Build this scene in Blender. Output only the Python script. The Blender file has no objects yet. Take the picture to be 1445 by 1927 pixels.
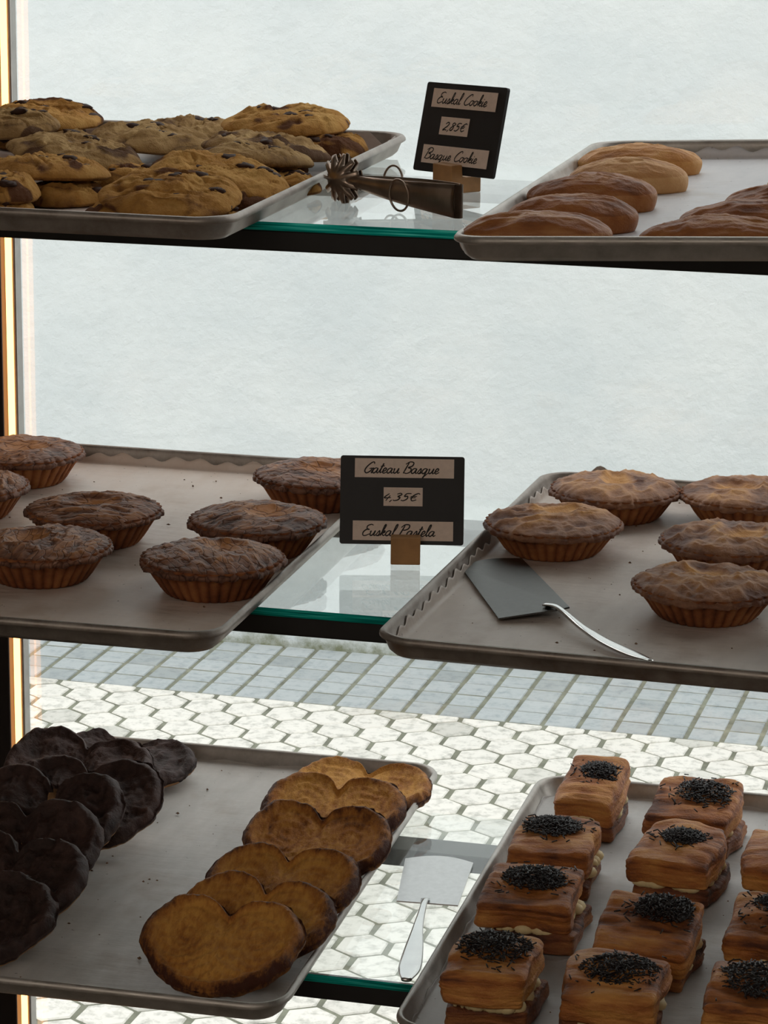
import bpy, bmesh, math, random
import numpy as np
from mathutils import Matrix, Vector, Euler

SC = bpy.context.scene
COL = SC.collection
R = math.radians

# ------------------------------------------------------------------ camera, sky, exposure
F_PX, PITCH, YAW, ROLL = 5450.0, 0.2458, 0.2432, 0.0105
cam = bpy.data.objects.new('camera', bpy.data.cameras.new('camera'))
COL.objects.link(cam)
cam.data.sensor_fit = 'HORIZONTAL'
cam.data.sensor_width = 36.0
cam.data.lens = F_PX / 1445.0 * 36.0
cam.data.clip_start = 0.05
_fw = Vector((-math.sin(YAW) * math.cos(PITCH), math.cos(YAW) * math.cos(PITCH), -math.sin(PITCH)))
_rt = Vector((math.cos(YAW), math.sin(YAW), 0))
_up = _rt.cross(_fw)
_r2 = _rt * math.cos(ROLL) + _up * math.sin(ROLL)
_u2 = -_rt * math.sin(ROLL) + _up * math.cos(ROLL)
cam.matrix_world = Matrix(((_r2.x, _u2.x, -_fw.x, 0), (_r2.y, _u2.y, -_fw.y, -2.1376),
                           (_r2.z, _u2.z, -_fw.z, 0.328), (0, 0, 0, 1)))
SC.camera = cam

world = bpy.data.worlds.new('sky')
SC.world = world
world.use_nodes = True
bg = world.node_tree.nodes['Background']
bg.inputs[0].default_value = (1.0, 0.985, 0.955, 1)
bg.inputs[1].default_value = 1.29
room_fill = bpy.data.objects.new('ceiling_lamp', bpy.data.lights.new('ceiling_lamp', 'AREA'))  # added fill to brighten label and pastry fronts; an unseen, invented source
room_fill.data.shape = 'RECTANGLE'
room_fill.data.size, room_fill.data.size_y = 2.6, 1.6
room_fill.data.energy = 24.0
room_fill.data.color = (1.0, 0.86, 0.74)
room_fill.location = (-0.7, -3.6, 1.43)
COL.objects.link(room_fill)

SC.view_settings.view_transform = 'Standard'
SC.view_settings.look = 'None'
SC.view_settings.gamma = 1.0
SC.view_settings.use_curve_mapping = False
SC.view_settings.exposure = 0.75
SC.cycles.transparent_max_bounces = 32
SC.cycles.max_bounces = 10
SC.cycles.use_denoising = True

GAP = 0.31                       # shelf spacing
SHZ = {1: 0.0, 2: -GAP, 3: -2 * GAP}
DEPTH = 0.402
STREET = -2.0

# ------------------------------------------------------------------ numpy noise
def _hash(ix, iy, iz, seed):
    h = (ix * 374761393 + iy * 668265263 + iz * 2147483647 + seed * 1274126177) & 0xffffffff
    h = ((h ^ (h >> 13)) * 1274126177) & 0xffffffff
    h = ((h ^ (h >> 16)) * 2246822519) & 0xffffffff
    return ((h ^ (h >> 15)) & 0xffff) / 65535.0

def vnoise(P, scale, seed=0):
    p = np.asarray(P, float) * scale + 1000.0
    i = np.floor(p).astype(np.int64)
    f = p - i
    f = f * f * f * (f * (f * 6 - 15) + 10)
    out = 0
    for dx in (0, 1):
        for dy in (0, 1):
            for dz in (0, 1):
                w = (f[..., 0] if dx else 1 - f[..., 0]) * (f[..., 1] if dy else 1 - f[..., 1]) * (f[..., 2] if dz else 1 - f[..., 2])
                out = out + w * _hash(i[..., 0] + dx, i[..., 1] + dy, i[..., 2] + dz, seed)
    return out * 2 - 1

def fbm(P, scale, octv=3, seed=0):
    a, s, t = 1.0, 0, 0
    for k in range(octv):
        s = s + a * vnoise(P, scale * 2 ** k, seed + k * 17)
        t += a
        a *= 0.5
    return s / t

def ridged(P, scale, octv=2, seed=0):
    a, s, t = 1.0, 0, 0
    for k in range(octv):
        s = s + a * (1 - np.abs(vnoise(P, scale * 2 ** k, seed + k * 17)) * 2)
        t += a
        a *= 0.5
    return s / t

# ------------------------------------------------------------------ materials
def nodes_of(name):
    m = bpy.data.materials.new(name)
    m.use_nodes = True
    nt = m.node_tree
    return m, nt, nt.nodes['Principled BSDF']

def N(nt, kind, **kw):
    n = nt.nodes.new(kind)
    for k, v in kw.items():
        setattr(n, k, v)
    return n

def ramp(nt, fac, stops):
    r = N(nt, 'ShaderNodeValToRGB')
    while len(r.color_ramp.elements) < len(stops):
        r.color_ramp.elements.new(0.5)
    for e, (p, c) in zip(r.color_ramp.elements, stops):
        e.position = p
        e.color = (*c, 1) if len(c) == 3 else c
    nt.links.new(fac, r.inputs[0])
    return r.outputs[0]

def noise(nt, scale, detail=4, rough=0.55, coord='Object', stretch=None):
    tc = N(nt, 'ShaderNodeTexCoord')
    out = tc.outputs[coord]
    if stretch:
        mp = N(nt, 'ShaderNodeMapping')
        mp.inputs['Scale'].default_value = stretch
        nt.links.new(out, mp.inputs[0])
        out = mp.outputs[0]
    n = N(nt, 'ShaderNodeTexNoise')
    n.inputs['Scale'].default_value = scale
    n.inputs['Detail'].default_value = detail
    n.inputs['Roughness'].default_value = rough
    nt.links.new(out, n.inputs['Vector'])
    return n.outputs[0]

def mixc(nt, fac, a, b, blend='MIX'):
    m = N(nt, 'ShaderNodeMix', data_type='RGBA', blend_type=blend)
    if isinstance(fac, (int, float)):
        m.inputs[0].default_value = fac
    else:
        nt.links.new(fac, m.inputs[0])
    for sock, v in ((m.inputs[6], a), (m.inputs[7], b)):
        if isinstance(v, tuple):
            sock.default_value = (*v, 1)
        else:
            nt.links.new(v, sock)
    return m.outputs[2]

def bump(nt, bsdf, h, strength, dist):
    b = N(nt, 'ShaderNodeBump')
    b.inputs['Strength'].default_value = strength
    b.inputs['Distance'].default_value = dist
    nt.links.new(h, b.inputs['Height'])
    nt.links.new(b.outputs[0], bsdf.inputs['Normal'])

def mat_simple(name, col, rough=0.5, metal=0.0, var=0.12, scale=60, bmp=0.0, bd=0.001, spec=0.5):
    m, nt, b = nodes_of(name)
    n = noise(nt, scale)
    d = tuple(max(0, c * (1 - var)) for c in col)
    l = tuple(min(1, c * (1 + var)) for c in col)
    nt.links.new(ramp(nt, n, [(0.3, d), (0.7, l)]), b.inputs['Base Color'])
    b.inputs['Roughness'].default_value = rough
    b.inputs['Metallic'].default_value = metal
    b.inputs['Specular IOR Level'].default_value = spec
    if bmp:
        bump(nt, b, n, bmp, bd)
    return m

def mat_pastry(name, light, mid, dark, rough=0.6, scale=140, bmp=0.5, spec=0.35, crack=0, fibre=None, amp=0.7):
    """colour follows the baked-in attribute 'brown' (pigment: 0 pale dough, 1 browned) plus crumb noise"""
    m, nt, b = nodes_of(name)
    at = N(nt, 'ShaderNodeAttribute', attribute_name='brown')
    n = noise(nt, scale, 5, 0.65, stretch=fibre[1] if fibre else None)
    n2 = noise(nt, scale * 3.1, 4, 0.7)
    ma = N(nt, 'ShaderNodeMath', operation='MULTIPLY_ADD')
    nt.links.new(n, ma.inputs[0])
    ma.inputs[1].default_value = amp
    ma.inputs[2].default_value = -amp / 2
    ad = N(nt, 'ShaderNodeMath', operation='ADD', use_clamp=True)
    nt.links.new(ma.outputs[0], ad.inputs[0])
    nt.links.new(at.outputs['Fac'], ad.inputs[1])
    nt.links.new(ramp(nt, ad.outputs[0], [(0.0, light), (0.5, mid), (1.0, dark)]), b.inputs['Base Color'])
    b.inputs['Roughness'].default_value = rough
    b.inputs['Specular IOR Level'].default_value = spec
    hgt = n2
    if fibre:
        hgt = mixc(nt, 0.6, n2, noise(nt, fibre[0], 5, 0.65, stretch=fibre[1]))
    if crack:
        # a net of fine cracks in the glaze
        tc = N(nt, 'ShaderNodeTexCoord')
        wob = N(nt, 'ShaderNodeTexNoise')
        wob.inputs['Scale'].default_value = 90
        nt.links.new(tc.outputs['Object'], wob.inputs['Vector'])
        mp = N(nt, 'ShaderNodeVectorMath', operation='MULTIPLY_ADD')
        nt.links.new(wob.outputs['Color'], mp.inputs[0])
        mp.inputs[1].default_value = (0.012, 0.006, 0.0)
        nt.links.new(tc.outputs['Object'], mp.inputs[2])
        st = N(nt, 'ShaderNodeMapping')
        st.inputs['Scale'].default_value = (0.55, 1.5, 0.4)
        nt.links.new(mp.outputs[0], st.inputs[0])
        vo = N(nt, 'ShaderNodeTexVoronoi', feature='DISTANCE_TO_EDGE')
        vo.inputs['Scale'].default_value = crack
        nt.links.new(st.outputs[0], vo.inputs['Vector'])
        ck = ramp(nt, vo.outputs['Distance'], [(0.0, (0, 0, 0)), (0.075, (1, 1, 1))])
        src = b.inputs['Base Color'].links[0].from_socket
        nt.links.new(mixc(nt, ck, mixc(nt, 1.0, src, (0.42, 0.36, 0.33), 'MULTIPLY'), src), b.inputs['Base Color'])
        hgt = mixc(nt, 0.65, hgt, ck)
    bump(nt, b, hgt, bmp, 0.0030 if fibre else 0.0014)
    return m

def mat_glass(name, tint=(0.98, 0.995, 0.99)):
    """flat sheet glass: Schlick reflection over clear transmission, both faces alike"""
    m = bpy.data.materials.new(name)
    m.use_nodes = True
    nt = m.node_tree
    nt.nodes.clear()
    out = N(nt, 'ShaderNodeOutputMaterial')
    g = N(nt, 'ShaderNodeNewGeometry')
    dt = N(nt, 'ShaderNodeVectorMath', operation='DOT_PRODUCT')
    nt.links.new(g.outputs['Incoming'], dt.inputs[0])
    nt.links.new(g.outputs['True Normal'], dt.inputs[1])
    ab = N(nt, 'ShaderNodeMath', operation='ABSOLUTE')
    nt.links.new(dt.outputs['Value'], ab.inputs[0])
    su = N(nt, 'ShaderNodeMath', operation='SUBTRACT', use_clamp=True)
    su.inputs[0].default_value = 1.0
    nt.links.new(ab.outputs[0], su.inputs[1])
    pw = N(nt, 'ShaderNodeMath', operation='POWER')
    nt.links.new(su.outputs[0], pw.inputs[0])
    pw.inputs[1].default_value = 5.0
    ma = N(nt, 'ShaderNodeMath', operation='MULTIPLY_ADD')
    nt.links.new(pw.outputs[0], ma.inputs[0])
    ma.inputs[1].default_value = 0.96
    ma.inputs[2].default_value = 0.04
    tr = N(nt, 'ShaderNodeBsdfTransparent')
    tr.inputs[0].default_value = (*tint, 1)
    gl = N(nt, 'ShaderNodeBsdfGlossy')
    gl.inputs['Roughness'].default_value = 0.0
    gl.inputs[0].default_value = (1, 1, 1, 1)
    mx = N(nt, 'ShaderNodeMixShader')
    nt.links.new(ma.outputs[0], mx.inputs[0])
    nt.links.new(tr.outputs[0], mx.inputs[1])
    nt.links.new(gl.outputs[0], mx.inputs[2])
    nt.links.new(mx.outputs[0], out.inputs[0])
    return m

def mat_glass_edge(name):
    m = bpy.data.materials.new(name)
    m.use_nodes = True
    nt = m.node_tree
    nt.nodes.clear()
    out = N(nt, 'ShaderNodeOutputMaterial')
    n = noise(nt, 40, 2, 0.5, stretch=(0.4, 1, 18))
    c = ramp(nt, n, [(0.35, (0.0, 0.12, 0.095)), (0.55, (0.01, 0.30, 0.23)), (0.75, (0.10, 0.55, 0.44))])
    tl = N(nt, 'ShaderNodeBsdfTranslucent')
    df = N(nt, 'ShaderNodeBsdfDiffuse')
    nt.links.new(c, tl.inputs[0])
    nt.links.new(c, df.inputs[0])
    mx = N(nt, 'ShaderNodeMixShader')
    mx.inputs[0].default_value = 0.35
    nt.links.new(tl.outputs[0], mx.inputs[1])
    nt.links.new(df.outputs[0], mx.inputs[2])
    nt.links.new(mx.outputs[0], out.inputs[0])
    return m

def mat_emit(name, col, s):
    m, nt, b = nodes_of(name)
    b.inputs['Base Color'].default_value = (*col, 1)
    b.inputs['Emission Color'].default_value = (*col, 1)
    b.inputs['Emission Strength'].default_value = s
    return m

def mat_plaster():
    m, nt, b = nodes_of('white_plaster')
    n1 = noise(nt, 9, 6, 0.6)
    n2 = noise(nt, 28, 4, 0.6)
    base = ramp(nt, noise(nt, 1.7, 6, 0.62), [(0.35, (0.52, 0.57, 0.59)), (0.65, (0.59, 0.63, 0.64))])
    # small dark pocks
    vo = N(nt, 'ShaderNodeTexVoronoi')
    vo.inputs['Scale'].default_value = 2.6
    tc = N(nt, 'ShaderNodeTexCoord')
    nt.links.new(tc.outputs['Object'], vo.inputs['Vector'])
    pk = ramp(nt, vo.outputs['Distance'], [(0.010, (1, 1, 1)), (0.022, (0, 0, 0))])
    base = mixc(nt, pk, base, (0.45, 0.46, 0.45))
    # damp, mossy foot of the wall
    sp = N(nt, 'ShaderNodeSeparateXYZ')
    nt.links.new(tc.outputs['Object'], sp.inputs[0])
    ad = N(nt, 'ShaderNodeMath', operation='MULTIPLY_ADD')
    nt.links.new(noise(nt, 14, 6, 0.7), ad.inputs[0])
    ad.inputs[1].default_value = -0.16
    nt.links.new(sp.outputs['Z'], ad.inputs[2])
    foot = ramp(nt, ad.outputs[0], [(0.0, (1, 1, 1)), (0.02, (0, 0, 0))])
    mr = N(nt, 'ShaderNodeMapRange')
    nt.links.new(ad.outputs[0], mr.inputs[0])
    mr.inputs[1].default_value = -2.09
    mr.inputs[2].default_value = -2.03
    mr.inputs[3].default_value = 1.0
    mr.inputs[4].default_value = 0.0
    base = mixc(nt, mr.outputs[0], base, (0.15, 0.165, 0.10))
    nt.links.new(base, b.inputs['Base Color'])
    b.inputs['Roughness'].default_value = 0.9
    mh = N(nt, 'ShaderNodeMath', operation='ADD')
    nt.links.new(n1, mh.inputs[0])
    nt.links.new(n2, mh.inputs[1])
    bump(nt, b, mh.outputs[0], 0.30, 0.02)
    return m

def mat_paver(name, a, c, spots=0.25):
    m, nt, b = nodes_of(name)
    at = N(nt, 'ShaderNodeAttribute', attribute_name='tint')
    n = noise(nt, 30, 6, 0.7)
    base = ramp(nt, n, [(0.30, a), (0.52, c)])
    mul = ramp(nt, at.outputs['Fac'], [(0, (0.72, 0.73, 0.72)), (0.4, (0.95, 0.95, 0.95)), (1, (1, 1, 1))])
    nt.links.new(mixc(nt, 1.0, base, mul, 'MULTIPLY'), b.inputs['Base Color'])
    b.inputs['Roughness'].default_value = 0.8
    bump(nt, b, n, 0.3, 0.004)
    return m

def mat_paper(name, a, c, stain):
    m, nt, b = nodes_of(name)
    n = noise(nt, 22, 6, 0.6, stretch=(1.6, 0.5, 1))
    base = ramp(nt, n, [(0.3, a), (0.7, c)])
    st = ramp(nt, noise(nt, 9, 5, 0.65), [(0.52, (0, 0, 0)), (0.72, (0.75, 0.75, 0.75))])
    base = mixc(nt, st, base, stain)
    sp = ramp(nt, noise(nt, 240, 2, 0.5), [(0.73, (0, 0, 0)), (0.78, (1, 1, 1))])
    base = mixc(nt, sp, base, tuple(v * 0.35 for v in stain))
    nt.links.new(base, b.inputs['Base Color'])
    b.inputs['Roughness'].default_value = 0.42
    b.inputs['Specular IOR Level'].default_value = 0.5
    wr = noise(nt, 20, 5, 0.6, stretch=(1.0, 4.0, 1))
    bump(nt, b, wr, 0.35, 0.004)
    # thin parchment lets some light through
    tl = N(nt, 'ShaderNodeBsdfTranslucent')
    nt.links.new(base, tl.inputs[0])
    mx = N(nt, 'ShaderNodeMixShader')
    mx.inputs[0].default_value = 0.12
    nt.links.new(b.outputs[0], mx.inputs[1])
    nt.links.new(tl.outputs[0], mx.inputs[2])
    nt.links.new(mx.outputs[0], nt.nodes['Material Output'].inputs[0])
    return m

def mat_pan(name, a, c):
    m, nt, b = nodes_of(name)
    n = noise(nt, 45, 6, 0.7)
    nt.links.new(ramp(nt, n, [(0.3, a), (0.7, c)]), b.inputs['Base Color'])
    b.inputs['Metallic'].default_value = 0.75
    nt.links.new(ramp(nt, noise(nt, 90), [(0.3, (0.38,) * 3), (0.7, (0.62,) * 3)]), b.inputs['Roughness'])
    bump(nt, b, n, 0.15, 0.001)
    return m

M = {}
M['plaster'] = mat_plaster()
M['hex'] = mat_paver('pale_stone', (0.40, 0.405, 0.37), (0.75, 0.74, 0.695))
M['setts'] = mat_paver('grey_stone', (0.28, 0.325, 0.345), (0.41, 0.45, 0.465))
M['mortar'] = mat_simple('mossy_mortar', (0.185, 0.195, 0.15), 0.95, var=0.35, scale=18)
M['glass'] = mat_glass('shelf_glass')
M['edge'] = mat_glass_edge('green_glass_edge')
M['pane'] = mat_glass('window_pane_glass', (0.985, 0.99, 0.99))
M['black'] = mat_simple('black_metal', (0.006, 0.006, 0.0065), 0.5, 0.0, 0.2)
M['post'] = mat_simple('dark_brown_metal', (0.016, 0.009, 0.007), 0.5, 0.0, 0.2)
M['alu'] = mat_simple('aluminium_channel', (0.42, 0.41, 0.39), 0.4, 0.6, 0.1)
M['led'] = mat_emit('warm_led', (1.0, 0.42, 0.125), 3.4)
M['room'] = mat_simple('room_paint', (0.42, 0.40, 0.37), 0.9, var=0.05, scale=3)
M['roomfloor'] = mat_simple('shop_floor', (0.20, 0.17, 0.14), 0.7, var=0.2, scale=5)
M['facade'] = mat_simple('facade_render', (0.80, 0.78, 0.75), 0.9, var=0.04, scale=4)
M['pan'] = mat_pan('worn_aluminium', (0.22, 0.19, 0.165), (0.44, 0.41, 0.38))
M['pan_clean'] = mat_pan('bright_aluminium', (0.34, 0.32, 0.29), (0.58, 0.56, 0.53))
M['paper_pink'] = mat_paper('pinkish_paper', (0.58, 0.49, 0.45), (0.68, 0.60, 0.56), (0.42, 0.32, 0.25))
M['paper_white'] = mat_paper('white_paper', (0.66, 0.67, 0.70), (0.76, 0.76, 0.78), (0.55, 0.50, 0.44))
M['paper_brown'] = mat_paper('browned_paper', (0.76, 0.64, 0.55), (0.85, 0.76, 0.69), (0.56, 0.42, 0.31))
M['paper_grease'] = mat_paper('greasy_paper', (0.62, 0.54, 0.48), (0.76, 0.69, 0.63), (0.42, 0.32, 0.25))
M['paper_grey'] = mat_paper('grey_paper', (0.47, 0.455, 0.425), (0.62, 0.60, 0.57), (0.36, 0.30, 0.24))
M['paper_cool'] = mat_paper('cool_grey_paper', (0.48, 0.48, 0.47), (0.62, 0.62, 0.61), (0.40, 0.36, 0.31))
M['board'] = mat_simple('black_chalkboard', (0.011, 0.011, 0.013), 0.55, 0, 0.3, 30)
M['strip'] = mat_simple('kraft_label', (0.84, 0.70, 0.61), 0.8, 0, 0.05, 300)
M['ink'] = mat_simple('black_ink', (0.012, 0.010, 0.010), 0.6)
M['wood'] = mat_simple('light_wood', (0.46, 0.25, 0.10), 0.6, 0, 0.2, 50)
M['steel'] = mat_simple('brushed_steel', (0.55, 0.55, 0.55), 0.30, 1.0, 0.06, 200)
M['steel_dark_reflect'] = mat_simple('steel_reflecting_dark', (0.105, 0.105, 0.10), 0.42, 1.0, 0.08, 200)  # base colour darkened to paint in the dark room the blade mirrors
M['steel_shiny'] = mat_simple('polished_steel', (0.70, 0.70, 0.69), 0.16, 1.0, 0.05, 60)
M['tong'] = mat_simple('tarnished_steel', (0.34, 0.27, 0.22), 0.33, 1.0, 0.3, 40)
M['cookie'] = mat_pastry('cookie_dough', (0.62, 0.37, 0.12), (0.46, 0.235, 0.062), (0.12, 0.050, 0.022), 0.85, 110, 1.0, 0.12)
M['cookie_pale'] = mat_pastry('pale_cookie_dough', (0.54, 0.37, 0.17), (0.37, 0.23, 0.095), (0.11, 0.058, 0.030), 0.85, 110, 1.0, 0.12)
M['chip'] = mat_simple('dark_chocolate', (0.045, 0.020, 0.012), 0.65, spec=0.2)
M['bun'] = mat_pastry('glazed_bun', (0.54, 0.28, 0.10), (0.33, 0.12, 0.034), (0.12, 0.036, 0.014), 0.46, 90, 0.6, 0.35, fibre=(60, (0.5, 2.2, 1)))
M['bun_pale'] = mat_pastry('pale_bun', (0.74, 0.48, 0.23), (0.58, 0.31, 0.125), (0.28, 0.11, 0.04), 0.55, 90, 0.6, 0.25, fibre=(60, (0.5, 2.2, 1)))
M['bun_gold'] = mat_pastry('golden_bun', (0.76, 0.44, 0.16), (0.60, 0.28, 0.085), (0.28, 0.10, 0.03), 0.5, 90, 0.6, 0.3, fibre=(60, (0.5, 2.2, 1)))
M['crust'] = mat_pastry('pie_crust', (0.42, 0.17, 0.060), (0.24, 0.082, 0.032), (0.085, 0.030, 0.016), 0.75, 120, 0.7, 0.15)
M['lid_dark'] = mat_pastry('dark_pie_lid', (0.50, 0.22, 0.075), (0.275, 0.130, 0.078), (0.080, 0.034, 0.022), 0.48, 120, 0.5, 0.30, crack=105)
M['lid_gold'] = mat_pastry('golden_pie_lid', (0.72, 0.38, 0.13), (0.43, 0.22, 0.115), (0.16, 0.072, 0.046), 0.55, 120, 0.7, 0.3)
M['palm'] = mat_pastry('golden_palmier', (0.72, 0.36, 0.075), (0.46, 0.18, 0.036), (0.085, 0.026, 0.012), 0.55, 190, 1.0, 0.3, fibre=(150, (1.6, 0.7, 1)), amp=1.25)
M['palm_choc'] = mat_pastry('chocolate_coating', (0.105, 0.060, 0.050), (0.056, 0.030, 0.025), (0.022, 0.012, 0.010), 0.55, 120, 0.9, 0.30)
M['biscuit'] = mat_simple('pale_biscuit', (0.48, 0.27, 0.12), 0.7)
M['puff'] = mat_pastry('puff_pastry', (0.70, 0.33, 0.085), (0.45, 0.155, 0.036), (0.12, 0.036, 0.015), 0.42, 130, 1.0, 0.4, fibre=(120, (0.5, 2.0, 2.4)), amp=1.1)
M['puff_dark'] = mat_pastry('caramelised_puff', (0.38, 0.15, 0.045), (0.21, 0.066, 0.024), (0.055, 0.018, 0.010), 0.45, 130, 1.0, 0.4, fibre=(120, (0.5, 2.0, 2.4)), amp=1.1)
M['cream'] = mat_simple('custard_cream', (0.80, 0.66, 0.36), 0.5, 0, 0.08, 100)
M['sprinkle'] = mat_simple('chocolate_sprinkle', (0.014, 0.011, 0.011), 0.38)
M['crumb'] = mat_simple('crumb', (0.16, 0.085, 0.040), 0.8, 0, 0.4, 500)

# ------------------------------------------------------------------ object helpers
def link(name, me, mats, parent=None, smooth=True):
    o = bpy.data.objects.new(name, me)
    COL.objects.link(o)
    for m in (mats if isinstance(mats, (list, tuple)) else [mats]):
        me.materials.append(m)
    if parent is not None:
        o.parent = parent
    if smooth:
        me.polygons.foreach_set('use_smooth', [True] * len(me.polygons))
    return o

def mesh(name, V, Fc, mats, parent=None, smooth=True, attr=None):
    me = bpy.data.meshes.new(name)
    me.from_pydata([tuple(map(float, v)) for v in V], [], [tuple(int(i) for i in f) for f in Fc])
    me.update()
    if attr:
        for k, vals in attr.items():
            a = me.attributes.new(k, 'FLOAT', 'POINT')
            a.data.foreach_set('value', np.asarray(vals, np.float32))
    return link(name, me, mats, parent, smooth)

def from_bm(name, bm, mats, parent=None, smooth=False):
    me = bpy.data.meshes.new(name)
    bm.normal_update()
    bm.to_mesh(me)
    bm.free()
    return link(name, me, mats, parent, smooth)

def empty(name, loc, rot=(0, 0, 0), label=None, cat=None, group=None):
    o = bpy.data.objects.new(name, None)
    COL.objects.link(o)
    o.empty_display_size = 0.02
    o.location = loc
    o.rotation_euler = Euler(rot)
    tag(o, label, cat, group)
    return o

def tag(o, label=None, cat=None, group=None, kind=None):
    for k, v in (('label', label), ('category', cat), ('group', group), ('kind', kind)):
        if v:
            o[k] = v
    return o

def box_bm(bm, x0, x1, y0, y1, z0, z1, mi=0, bev=0.0):
    g = bmesh.ops.create_cube(bm, size=1.0)
    for v in g['verts']:
        v.co = Vector(((x0 + x1) / 2 + v.co.x * (x1 - x0), (y0 + y1) / 2 + v.co.y * (y1 - y0), (z0 + z1) / 2 + v.co.z * (z1 - z0)))
    fs = {f for v in g['verts'] for f in v.link_faces}
    for f in fs:
        f.material_index = mi
    if bev:
        es = {e for v in g['verts'] for e in v.link_edges}
        bmesh.ops.bevel(bm, geom=list(es), offset=bev, segments=2, affect='EDGES', profile=0.5)

def box(name, x0, x1, y0, y1, z0, z1, m, parent=None, bev=0.0):
    bm = bmesh.new()
    box_bm(bm, x0, x1, y0, y1, z0, z1, 0, bev)
    return from_bm(name, bm, m, parent)

def structure(o):
    o['kind'] = 'structure'
    return o

def tube_data(pts, rad, seg=8, closed=False, flat=(1, 1)):
    """swept tube along pts; rad scalar or list; returns V, F"""
    P = [Vector(p) for p in pts]
    n = len(P)
    V, Fc = [], []
    prev = None
    for i, p in enumerate(P):
        if closed:
            t = (P[(i + 1) % n] - P[i - 1]).normalized()
        else:
            t = (P[min(i + 1, n - 1)] - P[max(i - 1, 0)]).normalized()
        if prev is None:
            a = Vector((0, 0, 1)) if abs(t.z) < 0.9 else Vector((1, 0, 0))
        else:
            a = prev
        u = (a - t * a.dot(t)).normalized()
        prev = u
        w = t.cross(u)
        r = rad[i] if isinstance(rad, (list, tuple, np.ndarray)) else rad
        for k in range(seg):
            an = 2 * math.pi * k / seg
            V.append(p + u * math.cos(an) * r * flat[0] + w * math.sin(an) * r * flat[1])
    m = n if closed else n - 1
    for i in range(m):
        for k in range(seg):
            a, b = i * seg + k, i * seg + (k + 1) % seg
            c, d = ((i + 1) % n) * seg + (k + 1) % seg, ((i + 1) % n) * seg + k
            Fc.append((a, d, c, b))
    if not closed:
        Fc.append(tuple(range(seg)))
        Fc.append(tuple(reversed(range((n - 1) * seg, n * seg))))
    return V, Fc

def catmull(pts, sub=6):
    P = np.array(pts, float)
    if len(P) < 3:
        return P
    Q = np.vstack([2 * P[0] - P[1], P, 2 * P[-1] - P[-2]])
    out = []
    for i in range(1, len(Q) - 2):
        for k in range(sub):
            t = k / sub
            p0, p1, p2, p3 = Q[i - 1], Q[i], Q[i + 1], Q[i + 2]
            out.append(0.5 * (2 * p1 + (p2 - p0) * t + (2 * p0 - 5 * p1 + 4 * p2 - p3) * t * t + (3 * p1 - p0 - 3 * p2 + p3) * t ** 3))
    out.append(P[-1])
    return np.array(out)

# ------------------------------------------------------------------ the setting: street
def far_wall():
    o = box('wall_far', -6.5, 3.5, 5.30, 5.6, -2.1, 4.0, M['plaster'])
    return structure(o)
far_wall()

GX, GY, GP, GA = -2.5079, 4.7426, 0.1103, -0.0221
def g2w(u, v):
    return (GX + u * math.cos(GA) - v * math.sin(GA), GY + u * math.sin(GA) + v * math.cos(GA))

def pavement():
    rnd = random.Random(5)
    V, Fc, T = [], [], []
    BND = 0.0955
    def prism(poly, t, z, inset):
        c = np.mean(poly, 0)
        b = len(V)
        k = len(poly)
        for p in poly:
            V.append((*g2w(*p), z - 0.012)); T.append(t)
        for p in poly:
            d = np.array(p) - c
            q = c + d * (1 - 0.15 * inset / 0.01)
            V.append((*g2w(*p), z - 0.003)); T.append(t)
        for p in poly:
            d = np.array(p) - c
            q = c + d * (1 - 0.003 / np.linalg.norm(d))
            V.append((*g2w(*q), z)); T.append(t)
        for s in (0, k):
            for i in range(k):
                j = (i + 1) % k
                Fc.append((b + s + i, b + s + j, b + s + k + j, b + s + k + i))
        Fc.append(tuple(b + 2 * k + i for i in range(k)))
    hx = GP / 2 - 0.0065
    rr = (GP / math.sqrt(3)) * (hx / (GP / 2)) * 1.045
    for r in range(-1, 42):
        for c in range(-24, 36):
            cx = c * GP + (0.5 * GP if r % 2 else 0)
            cy = -r * GP * math.sqrt(3) / 2
            poly = []
            for k in range(6):
                a = math.pi / 6 + k * math.pi / 3
                x = max(-hx, min(hx, rr * math.cos(a)))
                poly.append((cx + x + rnd.uniform(-.0015, .0015), cy + rr * math.sin(a) + rnd.uniform(-.0015, .0015)))
            if r == -1:
                poly = [(x, min(y, BND - 0.004)) for x, y in poly]
                poly = [poly[0]] + poly[2:]      # the cut tile loses its far corner
            t = rnd.random() if rnd.random() > 0.12 else 0.0
            prism(poly, 0.4 + 0.6 * t if t else rnd.uniform(0, .25), STREET + rnd.uniform(-.001, .001), 0.01)
    hexo = mesh('trim_1', V, Fc, M['hex'], None, False, {'tint': T})
    structure(hexo)
    V.clear(); Fc.clear(); T.clear()
    bw, bl = 0.0925, 0.097
    for c in range(-30, 40):
        off = rnd.uniform(-.01, .01)
        for r in range(0, 6):
            x0 = c * bw + 0.006
            x1 = (c + 1) * bw - 0.006
            y0 = BND + 0.003 + r * bl + 0.0055
            y1 = BND + 0.003 + (r + 1) * bl - 0.0055
            sh = 0.0
            poly = [(x0 + sh, y0), (x1 + sh, y0), (x1 + sh, y1), (x0 + sh, y1)]
            prism(poly, rnd.random(), STREET - 0.001 + rnd.uniform(-.001, .001), 0.006)
    structure(mesh('trim_2', V, Fc, M['setts'], None, False, {'tint': T}))
    structure(box('floor_street', -7, 4, 0.62, 5.4, STREET - 0.1, STREET - 0.004, M['mortar']))
pavement()

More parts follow.
